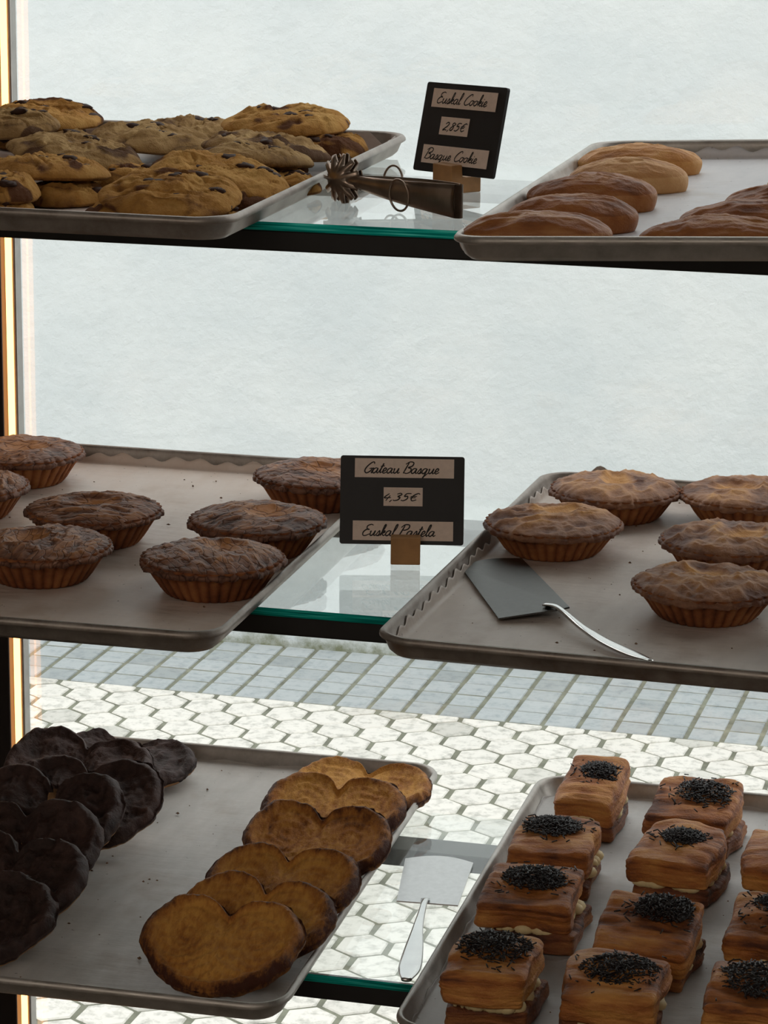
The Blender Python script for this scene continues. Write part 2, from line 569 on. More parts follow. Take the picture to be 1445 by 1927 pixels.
# ------------------------------------------------------------------ the setting: shop room and window
PANE_Y = 0.5045
structure(box('floor', -3.0, 2.5, -4.5, 0.62, -1.42, -1.35, M['roomfloor']))
structure(box('ceiling', -3.0, 2.5, -4.5, 0.62, 1.45, 1.52, M['room']))
structure(box('wall_back', -3.0, 2.5, -4.6, -4.5, -1.42, 1.52, M['room']))
structure(box('wall_left', -3.1, -3.0, -4.6, 0.62, -1.42, 1.52, M['room']))
structure(box('wall_right', 2.5, 2.6, -4.6, 0.62, -1.42, 1.52, M['room']))
def front_wall():
    bm = bmesh.new()
    box_bm(bm, -3.1, -1.09, 0.50, 0.62, -2.1, 2.0)
    box_bm(bm, 1.2, 2.6, 0.50, 0.62, -2.1, 2.0)
    box_bm(bm, -1.09, 1.2, 0.50, 0.62, -2.1, -1.0)
    box_bm(bm, -1.09, 1.2, 0.50, 0.62, 1.2, 2.0)
    structure(from_bm('wall_front', bm, M['facade']))
front_wall()
def window():
    w = box('window_1', -1.09, 1.2, PANE_Y, PANE_Y + 0.006, -1.0, 1.2, M['pane'])
    structure(w)
window()

# ------------------------------------------------------------------ display case frame
def display_case():
    c = empty('display_case', (-1.03, 0.48, -1.35), label='dark metal display case frame with black shelf rails and warm light strip', cat='display case')
    def part(name, x0, x1, y0, y1, z0, z1, m, par=c, bev=0.0015):
        o = box(name, x0 - c.location.x, x1 - c.location.x, y0 - c.location.y, y1 - c.location.y, z0 - c.location.z, z1 - c.location.z, m, par, bev)
        return o
    p = part('post', -1.082, -1.0295, 0.462, 0.500, -1.35, 0.75, M['post'])
    p2 = part('post', 0.52, 0.56, 0.462, 0.500, -1.35, 0.75, M['post'])
    part('post', -1.115, -1.06, 0.000, 0.03, -1.35, 0.75, M['post'])
    part('post', 0.52, 0.56, 0.000, 0.03, -1.35, 0.75, M['post'])
    for k in (1, 2, 3):
        z = SHZ[k] - 0.0068
        part('front_rail', -1.10, 0.54, 0.0035, 0.020, z - 0.0165, z, M['black'])
        part('rear_rail', -1.10, 0.54, 0.315, 0.352, z - 0.0165, z, M['black'])
        part('side_rail', -1.10, -1.06, 0.020, 0.48, z - 0.0165, z, M['black'])
    l = part('light_strip', -1.0290, -1.0185, 0.474, 0.490, -1.30, 0.72, M['alu'])
    d = part('diffuser', -1.0288, -1.0222, 0.4725, 0.4915, -1.295, 0.715, M['led'], l, 0.0005)
    d['label'] = 'glowing warm white diffuser'
    return c
display_case()

def glass_shelf(k, label):
    bm = bmesh.new()
    z = SHZ[k]
    box_bm(bm, -1.05, 0.53, 0.0, DEPTH, z - 0.0066, z)
    bm.faces.ensure_lookup_table()
    bm.normal_update()
    for f in bm.faces:
        f.material_index = 1 if f.normal.y < -0.5 else 0
    o = from_bm('glass_shelf', bm, [M['glass'], M['edge']])
    tag(o, label, 'glass shelf', 'glass shelves of the display case')
glass_shelf(1, 'top glass shelf with green edge carrying the cookie tray')
glass_shelf(2, 'middle glass shelf with green edge carrying the fluted tarts')
glass_shelf(3, 'bottom glass shelf with green edge carrying the palmiers')

# ------------------------------------------------------------------ trays and papers
def rrect(w, d, r, inset, n=7):
    """rounded rectangle loop, centred, counter-clockwise"""
    hx, hy = w / 2 - inset, d / 2 - inset
    rr = max(0.002, r - inset)
    pts = []
    for cx, cy, a0 in ((hx - rr, hy - rr, 0), (-hx + rr, hy - rr, 90), (-hx + rr, -hy + rr, 180), (hx - rr, -hy + rr, 270)):
        for k in range(n + 1):
            a = R(a0 + 90 * k / n)
            pts.append((cx + rr * math.cos(a), cy + rr * math.sin(a)))
    return pts

TH = 0.019      # rim height
def tray(cx, cy, z, w, d, m, label, rot=(0, 0, 0), pivot=(0, 0)):
    t = empty('baking_tray', (cx, cy, z), rot, label, 'baking tray', 'baking trays on the glass shelves')
    prof = [(0.022, 0.0014), (0.012, 0.0014), (0.0095, 0.0022), (0.0050, 0.0145), (0.0042, 0.0172), (0.0025, TH), (0.0008, TH - 0.0004),
            (-0.0010, TH - 0.0026), (-0.0012, TH - 0.0050), (0.0006, TH - 0.0062), (0.0026, TH - 0.0068), (0.0062, 0.0038), (0.0105, 0.0002), (0.022, 0.0)]
    V, Fc = [], []
    rings = []
    for ins, zz in prof:
        lp = rrect(w, d, 0.030, ins)
        rings.append((len(V), len(lp)))
        V += [(x, y, zz) for x, y in lp]
    for (a, n), (b, _) in zip(rings, rings[1:]):
        for i in range(n):
            j = (i + 1) % n
            Fc.append((a + i, b + i, b + j, a + j))
    n = rings[0][1]
    Fc.append(tuple(range(n)))
    Fc.append(tuple(reversed(range(rings[-1][0], rings[-1][0] + n))))
    V = np.array(V)
    # hard use: slight dents of the rim
    dn = fbm(V, 18, 2, int(abs(cx * 1000)) % 91)
    V[:, 2] += dn * 0.0012 * np.clip(V[:, 2] / TH, 0, 1)
    o = mesh('pan', V, Fc, m, t)
    return t

def paper(parent_tray, w, d, m, label, seed=0, lift=0.0, wav=0.0020, over=(0.006,) * 4, humps=()):
    """parchment sheet lying in the pan: edge climbs the pan wall with a pinked edge; over = left,right,front,back climb"""
    nx, ny = 110, 150
    hx, hy = w / 2 - 0.0108, d / 2 - 0.0108
    V, Fc = [], []
    us = np.linspace(-1, 1, nx)
    vs = np.linspace(-1, 1, ny)
    for v in vs:
        for u in us:
            x, y = u * hx, v * hy
            z = 0.0022
            V.append([x, y, z])
    V = np.array(V).reshape(ny, nx, 3)
    wr = fbm(V * np.array([1, 2.2, 1]), 14, 3, seed)
    edge = np.minimum(hx - np.abs(V[..., 0]), hy - np.abs(V[..., 1]))
    V[..., 2] += lift + 0.0006 + 0.0010 * np.clip(wr + 0.1, -0.4, 1) * np.clip(edge / 0.02, 0.0, 1)
    V[..., 2] = np.maximum(V[..., 2], 0.0019)
    # rounded corners pull the sheet in
    rc = 0.026
    ax, ay = np.abs(V[..., 0]) - (hx - rc), np.abs(V[..., 1]) - (hy - rc)
    cm = (ax > 0) & (ay > 0)
    L = np.sqrt(ax ** 2 + ay ** 2)
    mx = np.maximum(ax, ay)
    k = np.where(cm & (L > 1e-9), mx / np.maximum(L, 1e-9), 1.0)
    V[..., 0] = np.where(cm, np.sign(V[..., 0]) * (hx - rc + ax * k), V[..., 0])
    V[..., 1] = np.where(cm, np.sign(V[..., 1]) * (hy - rc + ay * k), V[..., 1])
    base = V.reshape(-1, 3).tolist()
    idx = lambda j, i: j * nx + i
    for j in range(ny - 1):
        for i in range(nx - 1):
            Fc.append((idx(j, i), idx(j, i + 1), idx(j + 1, i + 1), idx(j + 1, i)))
    # the four upturned edges
    def skirt(ids, out, climb, per):
        if climb <= 0:
            return
        b = len(base)
        n = len(ids)
        rows = 4
        for rr in range(1, rows + 1):
            t = rr / rows
            for q, iv in enumerate(ids):
                p = base[iv]
                s = p[0] if out[1] else p[1]
                h = climb + wav * math.sin(2 * math.pi * s / per) + 0.0012 * math.sin(s * 91 + seed)
                for ho, hs, ha, hw in humps:
                    if ho == out:
                        h += ha * math.exp(-((s - hs) / hw) ** 2)
                e = min(q, n - 1 - q) / 8.0
                h *= min(1, e)
                base.append([p[0] + out[0] * (0.0006 + 0.30 * h * t) * 1.0, p[1] + out[1] * (0.0006 + 0.30 * h * t), p[2] + h * t])
        rowids = [list(ids)] + [[b + r * n + q for q in range(n)] for r in range(rows)]
        for r0, r1 in zip(rowids, rowids[1:]):
            for q in range(n - 1):
                Fc.append((r0[q], r0[q + 1], r1[q + 1], r1[q]))
    skirt([idx(j, 0) for j in range(ny)], (-1, 0), over[0], 0.024)
    skirt([idx(j, nx - 1) for j in range(ny)], (1, 0), over[1], 0.024)
    skirt([idx(0, i) for i in range(nx)], (0, -1), over[2], 0.026)
    skirt([idx(ny - 1, i) for i in range(nx)], (0, 1), over[3], 0.026)
    o = mesh('baking_paper', base, Fc, m)
    so = o.modifiers.new('thickness', 'SOLIDIFY')
    so.thickness = 0.00015
    o.matrix_world = Matrix.LocRotScale(parent_tray.location, parent_tray.rotation_euler, None)
    tag(o, label, 'baking paper', 'baking papers lining the trays')
    return o

W = 0.40
T1L = tray(-0.622 - W / 2, 0.171, 0.0, W, 0.575, M['pan'], 'dark worn baking tray holding the chocolate chip cookies')
T1R = tray(-0.447 + W / 2, 0.143, 0.0 + W / 2 * math.tan(R(2.73)) + 0.0005, W, 0.60, M['pan_clean'], 'grey baking tray holding the oval buns, tipped up at its right', (0, -R(2.73), 0))
T2L = tray(-0.6235 - W / 2, 0.146, SHZ[2], W, 0.585, M['pan'], 'worn tray on middle shelf holding the dark fluted tarts left of the sign')
T2R = tray(-0.500 + W / 2, 0.165, SHZ[2], W, 0.575, M['pan'], 'brown edged tray on middle shelf with tarts and a cake server in it', (0, 0, -R(2.2)))
T3L = tray(-0.586 - W / 2, 0.186, SHZ[3], W, 0.60, M['pan_clean'], 'round cornered tray on bottom shelf holding plain and chocolate palmiers', (0, 0, R(0.8)))
T3R = tray(-0.492 + W / 2, 0.186, SHZ[3], W, 0.61, M['pan_clean'], 'grey tray on bottom shelf holding the puff pastry sandwiches')
PP = 0.0034     # top of paper above the shelf
paper(T1L, W, 0.575, M['paper_pink'], 'pinkish baking paper under the chocolate chip cookies', 3, over=(0.004, 0.009, 0.003, 0.010), wav=0.0006, humps=(((1, 0), 0.235, 0.008, 0.030), ((0, 1), 0.155, 0.007, 0.020)))
paper(T1R, W, 0.60, M['paper_white'], 'white baking paper with wavy back edge under the oval buns', 9, over=(0.004, 0.004, 0.003, 0.0085))
paper(T2L, W, 0.585, M['paper_brown'], 'browned baking paper with wavy back edge under the dark fluted tarts', 21, over=(0.004, 0.003, 0.003, 0.0085))
paper(T2R, W, 0.575, M['paper_grease'], 'greasy baking paper with pinked left edge under tarts and cake server', 33, over=(0.0085, 0.004, 0.003, 0.009), humps=(((0, 1), -0.148, 0.011, 0.016), ((0, 1), -0.120, 0.007, 0.022)))
paper(T3L, W, 0.60, M['paper_grey'], 'stained pale baking paper under the palmiers', 47, over=(0.003, 0.003, 0.003, 0.003), wav=0.0004)
paper(T3R, W, 0.61, M['paper_cool'], 'grey baking paper under the puff pastry sandwiches', 58, over=(0.004, 0.004, 0.003, 0.003), wav=0.0005)

def crumbs(tr, w, d, n, seed, label, smax=0.0022, zbase=0.0034):
    rnd = random.Random(seed)
    V, Fc = [], []
    for _ in range(n):
        x, y = rnd.uniform(-w / 2 + .03, w / 2 - .03), rnd.uniform(-d / 2 + .03, d / 2 - .03)
        s = smax * (0.3 + 0.7 * rnd.random() ** 3)
        b = len(V)
        for (ax, ay, az) in ((1, 0, 0), (-1, 0, 0), (0, 1, 0), (0, -1, 0), (0, 0, 1), (0, 0, -0.5)):
            V.append((x + ax * s * rnd.uniform(.5, 1.3), y + ay * s * rnd.uniform(.5, 1.3), zbase + s * 0.45 + az * s * rnd.uniform(.5, .9)))
        for f in ((0, 2, 4), (2, 1, 4), (1, 3, 4), (3, 0, 4), (2, 0, 5), (1, 2, 5), (3, 1, 5), (0, 3, 5)):
            Fc.append(tuple(b + i for i in f))
    o = mesh('crumbs', V, Fc, M['crumb'], None, False)
    o.matrix_world = Matrix.LocRotScale(tr.location, tr.rotation_euler, None)
    tag(o, label, 'crumbs', None, 'stuff')
crumbs(T2L, W, 0.585, 60, 1, 'dark crumbs scattered on the browned paper')
crumbs(T2R, W, 0.575, 70, 2, 'dark crumbs scattered around the cake server on greasy paper')
crumbs(T3L, W, 0.60, 70, 3, 'brown crumbs scattered on the paper between the palmiers', 0.0030)
crumbs(T3R, W, 0.61, 50, 4, 'pastry flakes scattered between the puff pastry sandwiches', 0.0028)

# ------------------------------------------------------------------ disc-like pastry helper
def disc_grid(nr, na, pw=1.0):
    r = np.linspace(0, 1, nr + 1)[1:] ** pw
    a = np.linspace(0, 2 * math.pi, na, endpoint=False)
    return r, a

def ring_faces(nrings, na, start=0):
    Fc = []
    for i in range(nrings - 1):
        for k in range(na):
            k2 = (k + 1) % na
            a, b = start + i * na + k, start + i * na + k2
            Fc.append((a, b, b + na, a + na))
    return Fc

# ------------------------------------------------------------------ chocolate chip cookies
def cookie(x, y, z, rad, rot, label, seed, pale=False, h=0.0135, chips=7, group='chocolate chip cookies on the top tray'):
    t = empty('chocolate_chip_cookie', (x, y, z), rot, label, 'cookie', group)
    rnd = random.Random(seed)
    na, nr = 130, 40
    a = np.linspace(0, 2 * math.pi, na, endpoint=False)
    ca = np.stack([np.cos(a), np.sin(a), 0 * a], -1)
    out = rad * (1 + 0.06 * vnoise(ca + seed, 1.2, seed) + 0.035 * vnoise(ca + seed, 4, seed + 3) + 0.012 * vnoise(ca + seed, 12, seed + 3))
    V, br = [], []
    def crevice(P):
        return np.clip((0.09 - np.abs(vnoise(P * np.array([0.7, 1.8, 1]) + seed, 40, seed + 31))) / 0.09, 0, 1)
    def top(r01, P):
        lump = fbm(P + seed, 42, 2, seed) * 0.0042 + ridged(P * np.array([1, 1.9, 1]) + seed, 48, 3, seed + 5) * 0.0030 + ridged(P + seed + 7, 130, 2, seed + 6) * 0.0010
        lump = lump - crevice(P) * 0.0030
        return h * np.power(np.clip(1 - r01 ** 3.0, 0, 1), 0.60) * 0.92 + lump * np.clip((1 - r01) * 4, 0, 1)
    rr = np.sin(np.linspace(0.05, 1, nr) * math.pi / 2)
    for r01 in rr:
        P = np.stack([out * r01 * np.cos(a), out * r01 * np.sin(a), 0 * a], -1)
        zz = top(np.full(na, r01), P)
        P[:, 2] = 0.003 + zz
        V.append(P)
        br.append(0.28 + 0.22 * r01 ** 4 + 0.45 * fbm(P + seed, 38, 2, seed + 8) + 0.35 * crevice(P) + 0.7 * np.clip((fbm(P + seed, 30, 2, seed + 41) - 0.28) / 0.1, 0, 1))
    for sc, zz in ((1.0, 0.0022), (0.97, 0.0006), (0.9, 0.0), (0.02, 0.0)):
        P = np.stack([out * sc * np.cos(a), out * sc * np.sin(a), np.full(na, zz)], -1)
        V.append(P)
        br.append(np.full(na, 0.8))
    Vn = np.concatenate(V)
    Fc = ring_faces(len(V), na)
    Fc = [tuple(reversed(f)) for f in Fc] if False else Fc
    n = len(Vn)
    Fc.append(tuple(reversed(range(na))))
    Fc.append(tuple(range(n - na, n)))
    Fc = [tuple(reversed(f)) for f in Fc]
    mesh('dough', Vn, Fc, M['cookie_pale'] if pale else M['cookie'], t, True, {'brown': np.concatenate(br)})
    for c in range(chips):
        an = rnd.uniform(0, 2 * math.pi)
        q = rad * rnd.uniform(0.15, 0.82)
        P = np.array([[q * math.cos(an), q * math.sin(an), 0]])
        zt = 0.003 + float(top(np.array([q / rad]), P)[0])
        bm = bmesh.new()
        bmesh.ops.create_icosphere(bm, subdivisions=2, radius=1)
        s = rnd.uniform(0.0035, 0.0085)
        for v in bm.verts:
            nn = float(vnoise(np.array([list(v.co)]) + seed + c, 2.0, seed)[0])
            v.co = Vector((P[0, 0] + v.co.x * s * (1 + .35 * nn), P[0, 1] + v.co.y * s * 0.8 * (1 + .35 * nn), zt - s * 0.25 + v.co.z * s * 0.42 * (1 + .3 * nn)))
        from_bm('chocolate_chip', bm, M['chip'], t, True)
    return t

CZ = PP
ck = [
 (-0.953, 0.390, 0.0195, 0.052, (R(3), R(2), 0), 'topmost cookie at the back left corner of the top tray', 11, False),
 (-0.945, 0.295, 0.0215, 0.040, (R(5), R(-3), 0), 'cookie at left frame edge leaning below the topmost back left cookie', 12, True),
 (-0.844, 0.170, 0.0165, 0.057, (R(3), R(7), 0.3), 'greyish wrinkled cookie sloping down to the right in the left group', 13, True),
 (-0.815, 0.285, 0.0155, 0.056, (R(4), R(2), 1.0), 'pale cookie behind the greyish wrinkled cookie, left of centre', 14, True),
 (-0.805, 0.385, 0.0120, 0.048, (R(3), 0, 2.0), 'cookie peeking out behind the pale cookie at the back rim', 15, True),
 (-0.709, 0.345, 0.0285, 0.058, (R(3), R(-1), 0.5), 'golden topmost cookie at the back right of the tray', 16, False),
 (-0.700, 0.250, 0.0160, 0.054, (R(5), R(4), 1.7), 'brownish cookie directly under the golden topmost back right cookie', 17, True),
 (-0.664, 0.325, 0.0120, 0.034, (R(4), R(8), 0.2), 'small dark edged cookie at the right end below the golden back cookie', 18, False),
 (-0.688, 0.170, 0.0170, 0.050, (R(6), R(3), 2.6), 'dull brown cookie just behind the large right middle cookie', 19, True),
 (-0.689, 0.075, 0.0150, 0.058, (R(9), R(4), 0.9), 'large cookie right of centre behind the front golden cookie', 20, False),
 (-0.690, -0.040, 0.0150, 0.054, (R(10), R(2), 0.1), 'golden front cookie with chocolate patches at the tray front', 21, False),
 (-0.826, 0.050, 0.0160, 0.052, (R(3), R(4), 2.2), 'thick golden cookie at left, on top of another cookie', 22, False),
 (-0.803, 0.030, 0.0, 0.036, (0, 0, 0.4), 'lower cookie squeezed beneath the thick golden left cookie', 23, False),
 (-0.832, -0.050, 0.0145, 0.036, (R(6), R(2), 1.1), 'front left cookie with a dark chocolate patch, cut by frame edge', 24, False),
 (-0.822, -0.055, 0.0, 0.026, (0, 0, 2.0), 'bottom cookie beneath the front left cookie', 25, False),
 (-0.722, -0.045, 0.0, 0.036, (0, 0, 0.7), 'lower cookie showing left of and under the golden front cookie', 26, False),
 (-0.662, -0.045, 0.0, 0.030, (0, 0, 1.9), 'lower cookie under the right side of the golden front cookie', 27, False),
 (-0.652, 0.140, 0.0, 0.030, (0, 0, 0.3), 'dark lower cookie at the right rim near the tongs head', 28, False),
 (-0.670, 0.060, 0.0, 0.040, (0, 0, 0.3), 'lower cookie beneath the large right middle cookie', 29, False),
 (-0.790, 0.140, 0.0, 0.042, (0, 0, 0.9), 'lower cookie in shade under the greyish wrinkled cookie', 30, False),
 (-0.705, 0.245, 0.0, 0.042, (0, 0, 0.9), 'lower cookie under the brownish cookie at the right', 31, False),
 (-0.950, 0.370, 0.0, 0.050, (0, 0, 0.9), 'lower cookie under the topmost back left cookie', 32, False),
]
for x, y, z, r_, rot, lab, sd, pl in ck:
    cookie(x, y, CZ + z, r_, rot, lab, sd, pl)

# ------------------------------------------------------------------ oval buns
def bun(x, y, z, L, Wd, H, rot, label, seed, pale=0.0):
    t = empty('oval_bun', (x, y, z), rot, label, 'bun', 'oval buns on the right top tray')
    na, nr = 150, 40
    V, br = [], []
    a = np.linspace(0, 2 * math.pi, na, endpoint=False)
    ex = 0.82
    ox = L / 2 * np.sign(np.cos(a)) * np.abs(np.cos(a)) ** ex
    oy = Wd / 2 * np.sign(np.sin(a)) * np.abs(np.sin(a)) ** 0.9
    wob = 1 + 0.05 * vnoise(np.stack([np.cos(a), np.sin(a), 0 * a], -1) + seed, 1.6, seed)
    ox, oy = ox * wob, oy * wob
    for i in range(nr):
        ph = (0.04 + 0.96 * i / (nr - 1)) * 0.60 * math.pi    # from the crown past the equator to the underside
        s = math.sin(ph)
        zc = H * 0.36 + (H * 0.64 if ph < math.pi / 2 else H * 0.36 / 0.31) * math.cos(ph)
        P = np.stack([ox * s, oy * s, np.full(na, max(zc, 0.0))], -1)
        up = max(0.0, math.cos(ph)) ** 0.7
        d = ridged(P * np.array([0.6, 2.0, 1]) + seed, 60, 3, seed) * 0.0026 + fbm(P + seed, 30, 2, seed + 2) * 0.0022
        P[:, 2] += d * up
        P[:, 0] += fbm(P + seed, 40, 2, seed + 4) * 0.0014
        P[:, 1] += fbm(P + seed, 40, 2, seed + 6) * 0.0014
        V.append(P)
        b = 0.62 - 0.45 * ridged(P * np.array([0.6, 2.0, 1]) + seed, 55, 3, seed) * up + 0.30 * fbm(P + seed, 25, 2, seed + 9)
        if ph > 1.35:
            b = b - 0.25
        V[-1][:, 2] = np.maximum(V[-1][:, 2], 0)
        br.append(b)
    Vn = np.concatenate(V)
    Fc = ring_faces(nr, na)
    Fc.append(tuple(reversed(range(na))))
    Fc.append(tuple(range(len(Vn) - na, len(Vn))))
    Fc = [tuple(reversed(f)) for f in Fc]
    mesh('crumb_body', Vn, Fc, (M['bun'], M['bun_pale'], M['bun_gold'])[pale], t, True, {'brown': np.concatenate(br)})
    return t

def z1r(x):       # height of the tipped tray's paper
    return 0.0036 + (x + 0.447) * math.tan(R(2.73))
TL = -R(2.73)
bl = [
 (-0.392, -0.108, 0.110, 0.052, 0.026, 0.02, 'glossy brown oval bun nearest the front left corner of its tray', 41, 0),
 (-0.385, -0.018, 0.099, 0.050, 0.026, 0.06, 'brown oval bun second from the front in the left row', 42, 0),
 (-0.388, 0.098, 0.102, 0.052, 0.027, 0.03, 'matt grey-brown oval bun third in the left row', 43, 0),
 (-0.379, 0.212, 0.100, 0.052, 0.026, -0.02, 'pale yellowish oval bun fourth in the left row', 44, 1),
 (-0.388, 0.325, 0.110, 0.050, 0.024, -0.04, 'golden oval bun at the back end of the left row', 45, 2),
 (-0.262, -0.108, 0.112, 0.050, 0.022, 0.04, 'dark brown oval bun at the front of the right row', 46, 0),
 (-0.250, -0.020, 0.106, 0.050, 0.022, 0.05, 'dark brown oval bun second in the right row', 47, 0),
 (-0.232, 0.070, 0.100, 0.050, 0.022, 0.02, 'dusty oval bun third in the right row, cut by frame edge', 48, 0),
 (-0.214, 0.165, 0.095, 0.050, 0.023, 0.0, 'golden oval bun at the right frame edge behind the dusty one', 49, 1),
]
for x, y, L, w_, h_, rz, lab, sd, pl in bl:
    bun(x, y, z1r(x), L, w_, h_, (0, TL, rz), lab, sd, pl)

# ------------------------------------------------------------------ fluted tarts
def tart(x, y, z, label, seed, golden=False, rot=0.0, RT=0.0575, H=None):
    t = empty('fluted_tart', (x, y, z), (0, 0, rot), label, 'tart', 'fluted tarts on the middle shelf')
    H = H or (0.0260 if golden else 0.0285)
    nf = 34
    na = nf * 8
    a = np.linspace(0, 2 * math.pi, na, endpoint=False)
    fl = np.abs(np.cos(a * nf / 2))
    V, br = [], []
    RB = RT * 0.68
    lv = [(0.0, RB * 0.6), (0.0, RB * 0.975), (0.0012, RB)] + [(H * k, RB + (RT - RB) * k) for k in (0.15, 0.35, 0.55, 0.75, 0.9, 1.0)]
    for zz, r0 in lv:
        r = r0 * (1 + (0.042 * fl ** 0.6 - 0.022) * (1 if zz > 0 else 0.7))
        P = np.stack([r * np.cos(a), r * np.sin(a), np.full(na, zz)], -1)
        P += (fbm(P + seed, 120, 2, seed) * 0.0006)[:, None] * np.stack([np.cos(a), np.sin(a), 0 * a], -1)
        V.append(P)
        br.append(0.50 + 0.45 * (0.55 - fl) + 0.55 * fbm(P + seed, 28, 2, seed) + (0.1 if zz > H * .8 else 0))
    P = np.stack([RT * 0.9 * np.cos(a), RT * 0.9 * np.sin(a), np.full(na, H)], -1)
    V.append(P); br.append(np.full(na, 0.5))
    Vn = np.concatenate(V)
    Fc = ring_faces(len(V), na)
    Fc.append(tuple(reversed(range(na))))
    Fc.append(tuple(range(len(Vn) - na, len(Vn))))
    mesh('crust', Vn, Fc, M['crust'], t, True, {'brown': np.concatenate(br)})
    # lid
    rnd = random.Random(seed)
    na2, nr = 200, 60
    a = np.linspace(0, 2 * math.pi, na2, endpoint=False)
    jag = 1 + 0.022 * vnoise(np.stack([np.cos(a), np.sin(a), 0 * a], -1) * 3 + seed, 3, seed) + 0.022 * vnoise(np.stack([np.cos(a), np.sin(a), 0 * a], -1) * 9 + seed, 3, seed)
    dx, dy = rnd.uniform(-.012, .012), rnd.uniform(-0.004, .020)
    V, br = [], []
    RL = RT * 1.035
    for i in range(nr):
        r01 = (i + 0.4) / (nr - 0.6)
        P = np.stack([RL * r01 * jag * np.cos(a), RL * r01 * jag * np.sin(a), 0 * a], -1)
        dome = 0.0075 * (1 - r01 ** 2.6)
        dd = np.sqrt(((P[:, 0] - dx) / 0.026) ** 2 + ((P[:, 1] - dy) / 0.018) ** 2)
        sink = np.clip(1 - dd, 0, 1) ** 0.8
        if golden:
            wr = ridged(P * np.array([1, 1.3, 1]) + seed, 36, 2, seed)
            ds = wr * 0.0036 + ridged(P + seed + 3, 85, 2, seed) * 0.0012
        else:
            wr = ridged(P * np.array([0.8, 1.8, 1]) + seed, 60, 2, seed)
            ds = wr * 0.0016 + fbm(P + seed, 35, 2, seed) * 0.0012
        keep = np.clip((1 - r01) * 6, 0.25, 1) * (1 - 0.75 * sink)
        P[:, 2] = H - 0.0005 + dome + ds * keep - sink * 0.0090 + 0.0008 * (r01 > 0.97)
        if r01 > 0.93:
            P[:, 2] -= (r01 - 0.93) * 0.045
        V.append(P)
        b = 0.50 - (wr - 0.3) * 0.55 * keep + 0.40 * r01 ** 5 - 0.75 * np.clip(sink * 1.8, 0, 1) + 0.32 * fbm(P + seed, 24, 2, seed + 5)
        if not golden:
            b = b * 0.85 - 0.06
            crack = np.clip((0.10 - np.abs(vnoise(P * np.array([0.8, 1.7, 1]) + seed, 75, seed + 21))) / 0.10, 0, 1)
            b = b + 0.3 * crack * (1 - sink)
            V[-1][:, 2] -= 0.0007 * crack * (1 - sink)
        br.append(b)
    P = V[-1].copy(); P[:, 2] -= 0.0026 + 0.0012 * vnoise(P + seed, 160, seed); P[:, :2] *= 0.995
    V.append(P); br.append(np.full(na2, 0.85))
    P = P.copy(); P[:, :2] *= 0.955; P[:, 2] -= 0.0008
    V.append(P); br.append(np.full(na2, 0.9))
    Vn = np.concatenate(V)
    Fc = ring_faces(len(V), na2)
    Fc.append(tuple(reversed(range(na2))))
    Fc = [tuple(reversed(f)) for f in Fc]
    o = mesh('lid', Vn, Fc, M['lid_gold'] if golden else M['lid_dark'], t, True, {'brown': np.concatenate(br)})
    o['label'] = 'wrinkled golden lid' if golden else 'cracked dark brown lid'
    return t

tz = SHZ[2] + PP
RBf = 0.0415
for x, y, lab, sd, g in (
 (-0.965, 0.300 + RBf, 'dark tart lit orange by the light strip at the back left', 61, False),
 (-0.967, 0.162 + RBf, 'dark tart cut off by the left frame edge', 62, False),
 (-0.825, 0.109 + RBf, 'crackled dark tart with a flat top, behind the front left tart', 63, False),
 (-0.827, -0.016 + RBf, 'front left dark tart with an orange sunken hole in its top', 64, False),
 (-0.674, 0.290 + RBf, 'tart half hidden behind the left edge of the sign', 65, False),
 (-0.680, 0.115 + RBf, 'dark tart between the front tart and the one behind the sign', 66, False),
 (-0.679, -0.016 + RBf, 'tart at the front right corner of the left middle tray', 67, False),
 (-0.4375, 0.186 + RBf, 'wrinkled brown tart just behind the blade of the cake server', 68, True),
 (-0.407, 0.322 + RBf, 'golden tart at the back left of the right middle tray', 69, True),
 (-0.291, 0.335 + RBf, 'golden tart at the back right, cut by the frame edge', 70, True),
 (-0.283, 0.168 + RBf, 'tart behind the front right tart, cut by the frame edge', 71, True),
 (-0.283, 0.025 + RBf, 'front right tart in front of all others on the right tray', 72, True),
 (-0.158, -0.040 + RBf, 'tart sliver at the lower right frame edge of the middle shelf', 73, True)):
    tart(x, y, tz, lab, sd, g, rot=sd * 1.3)

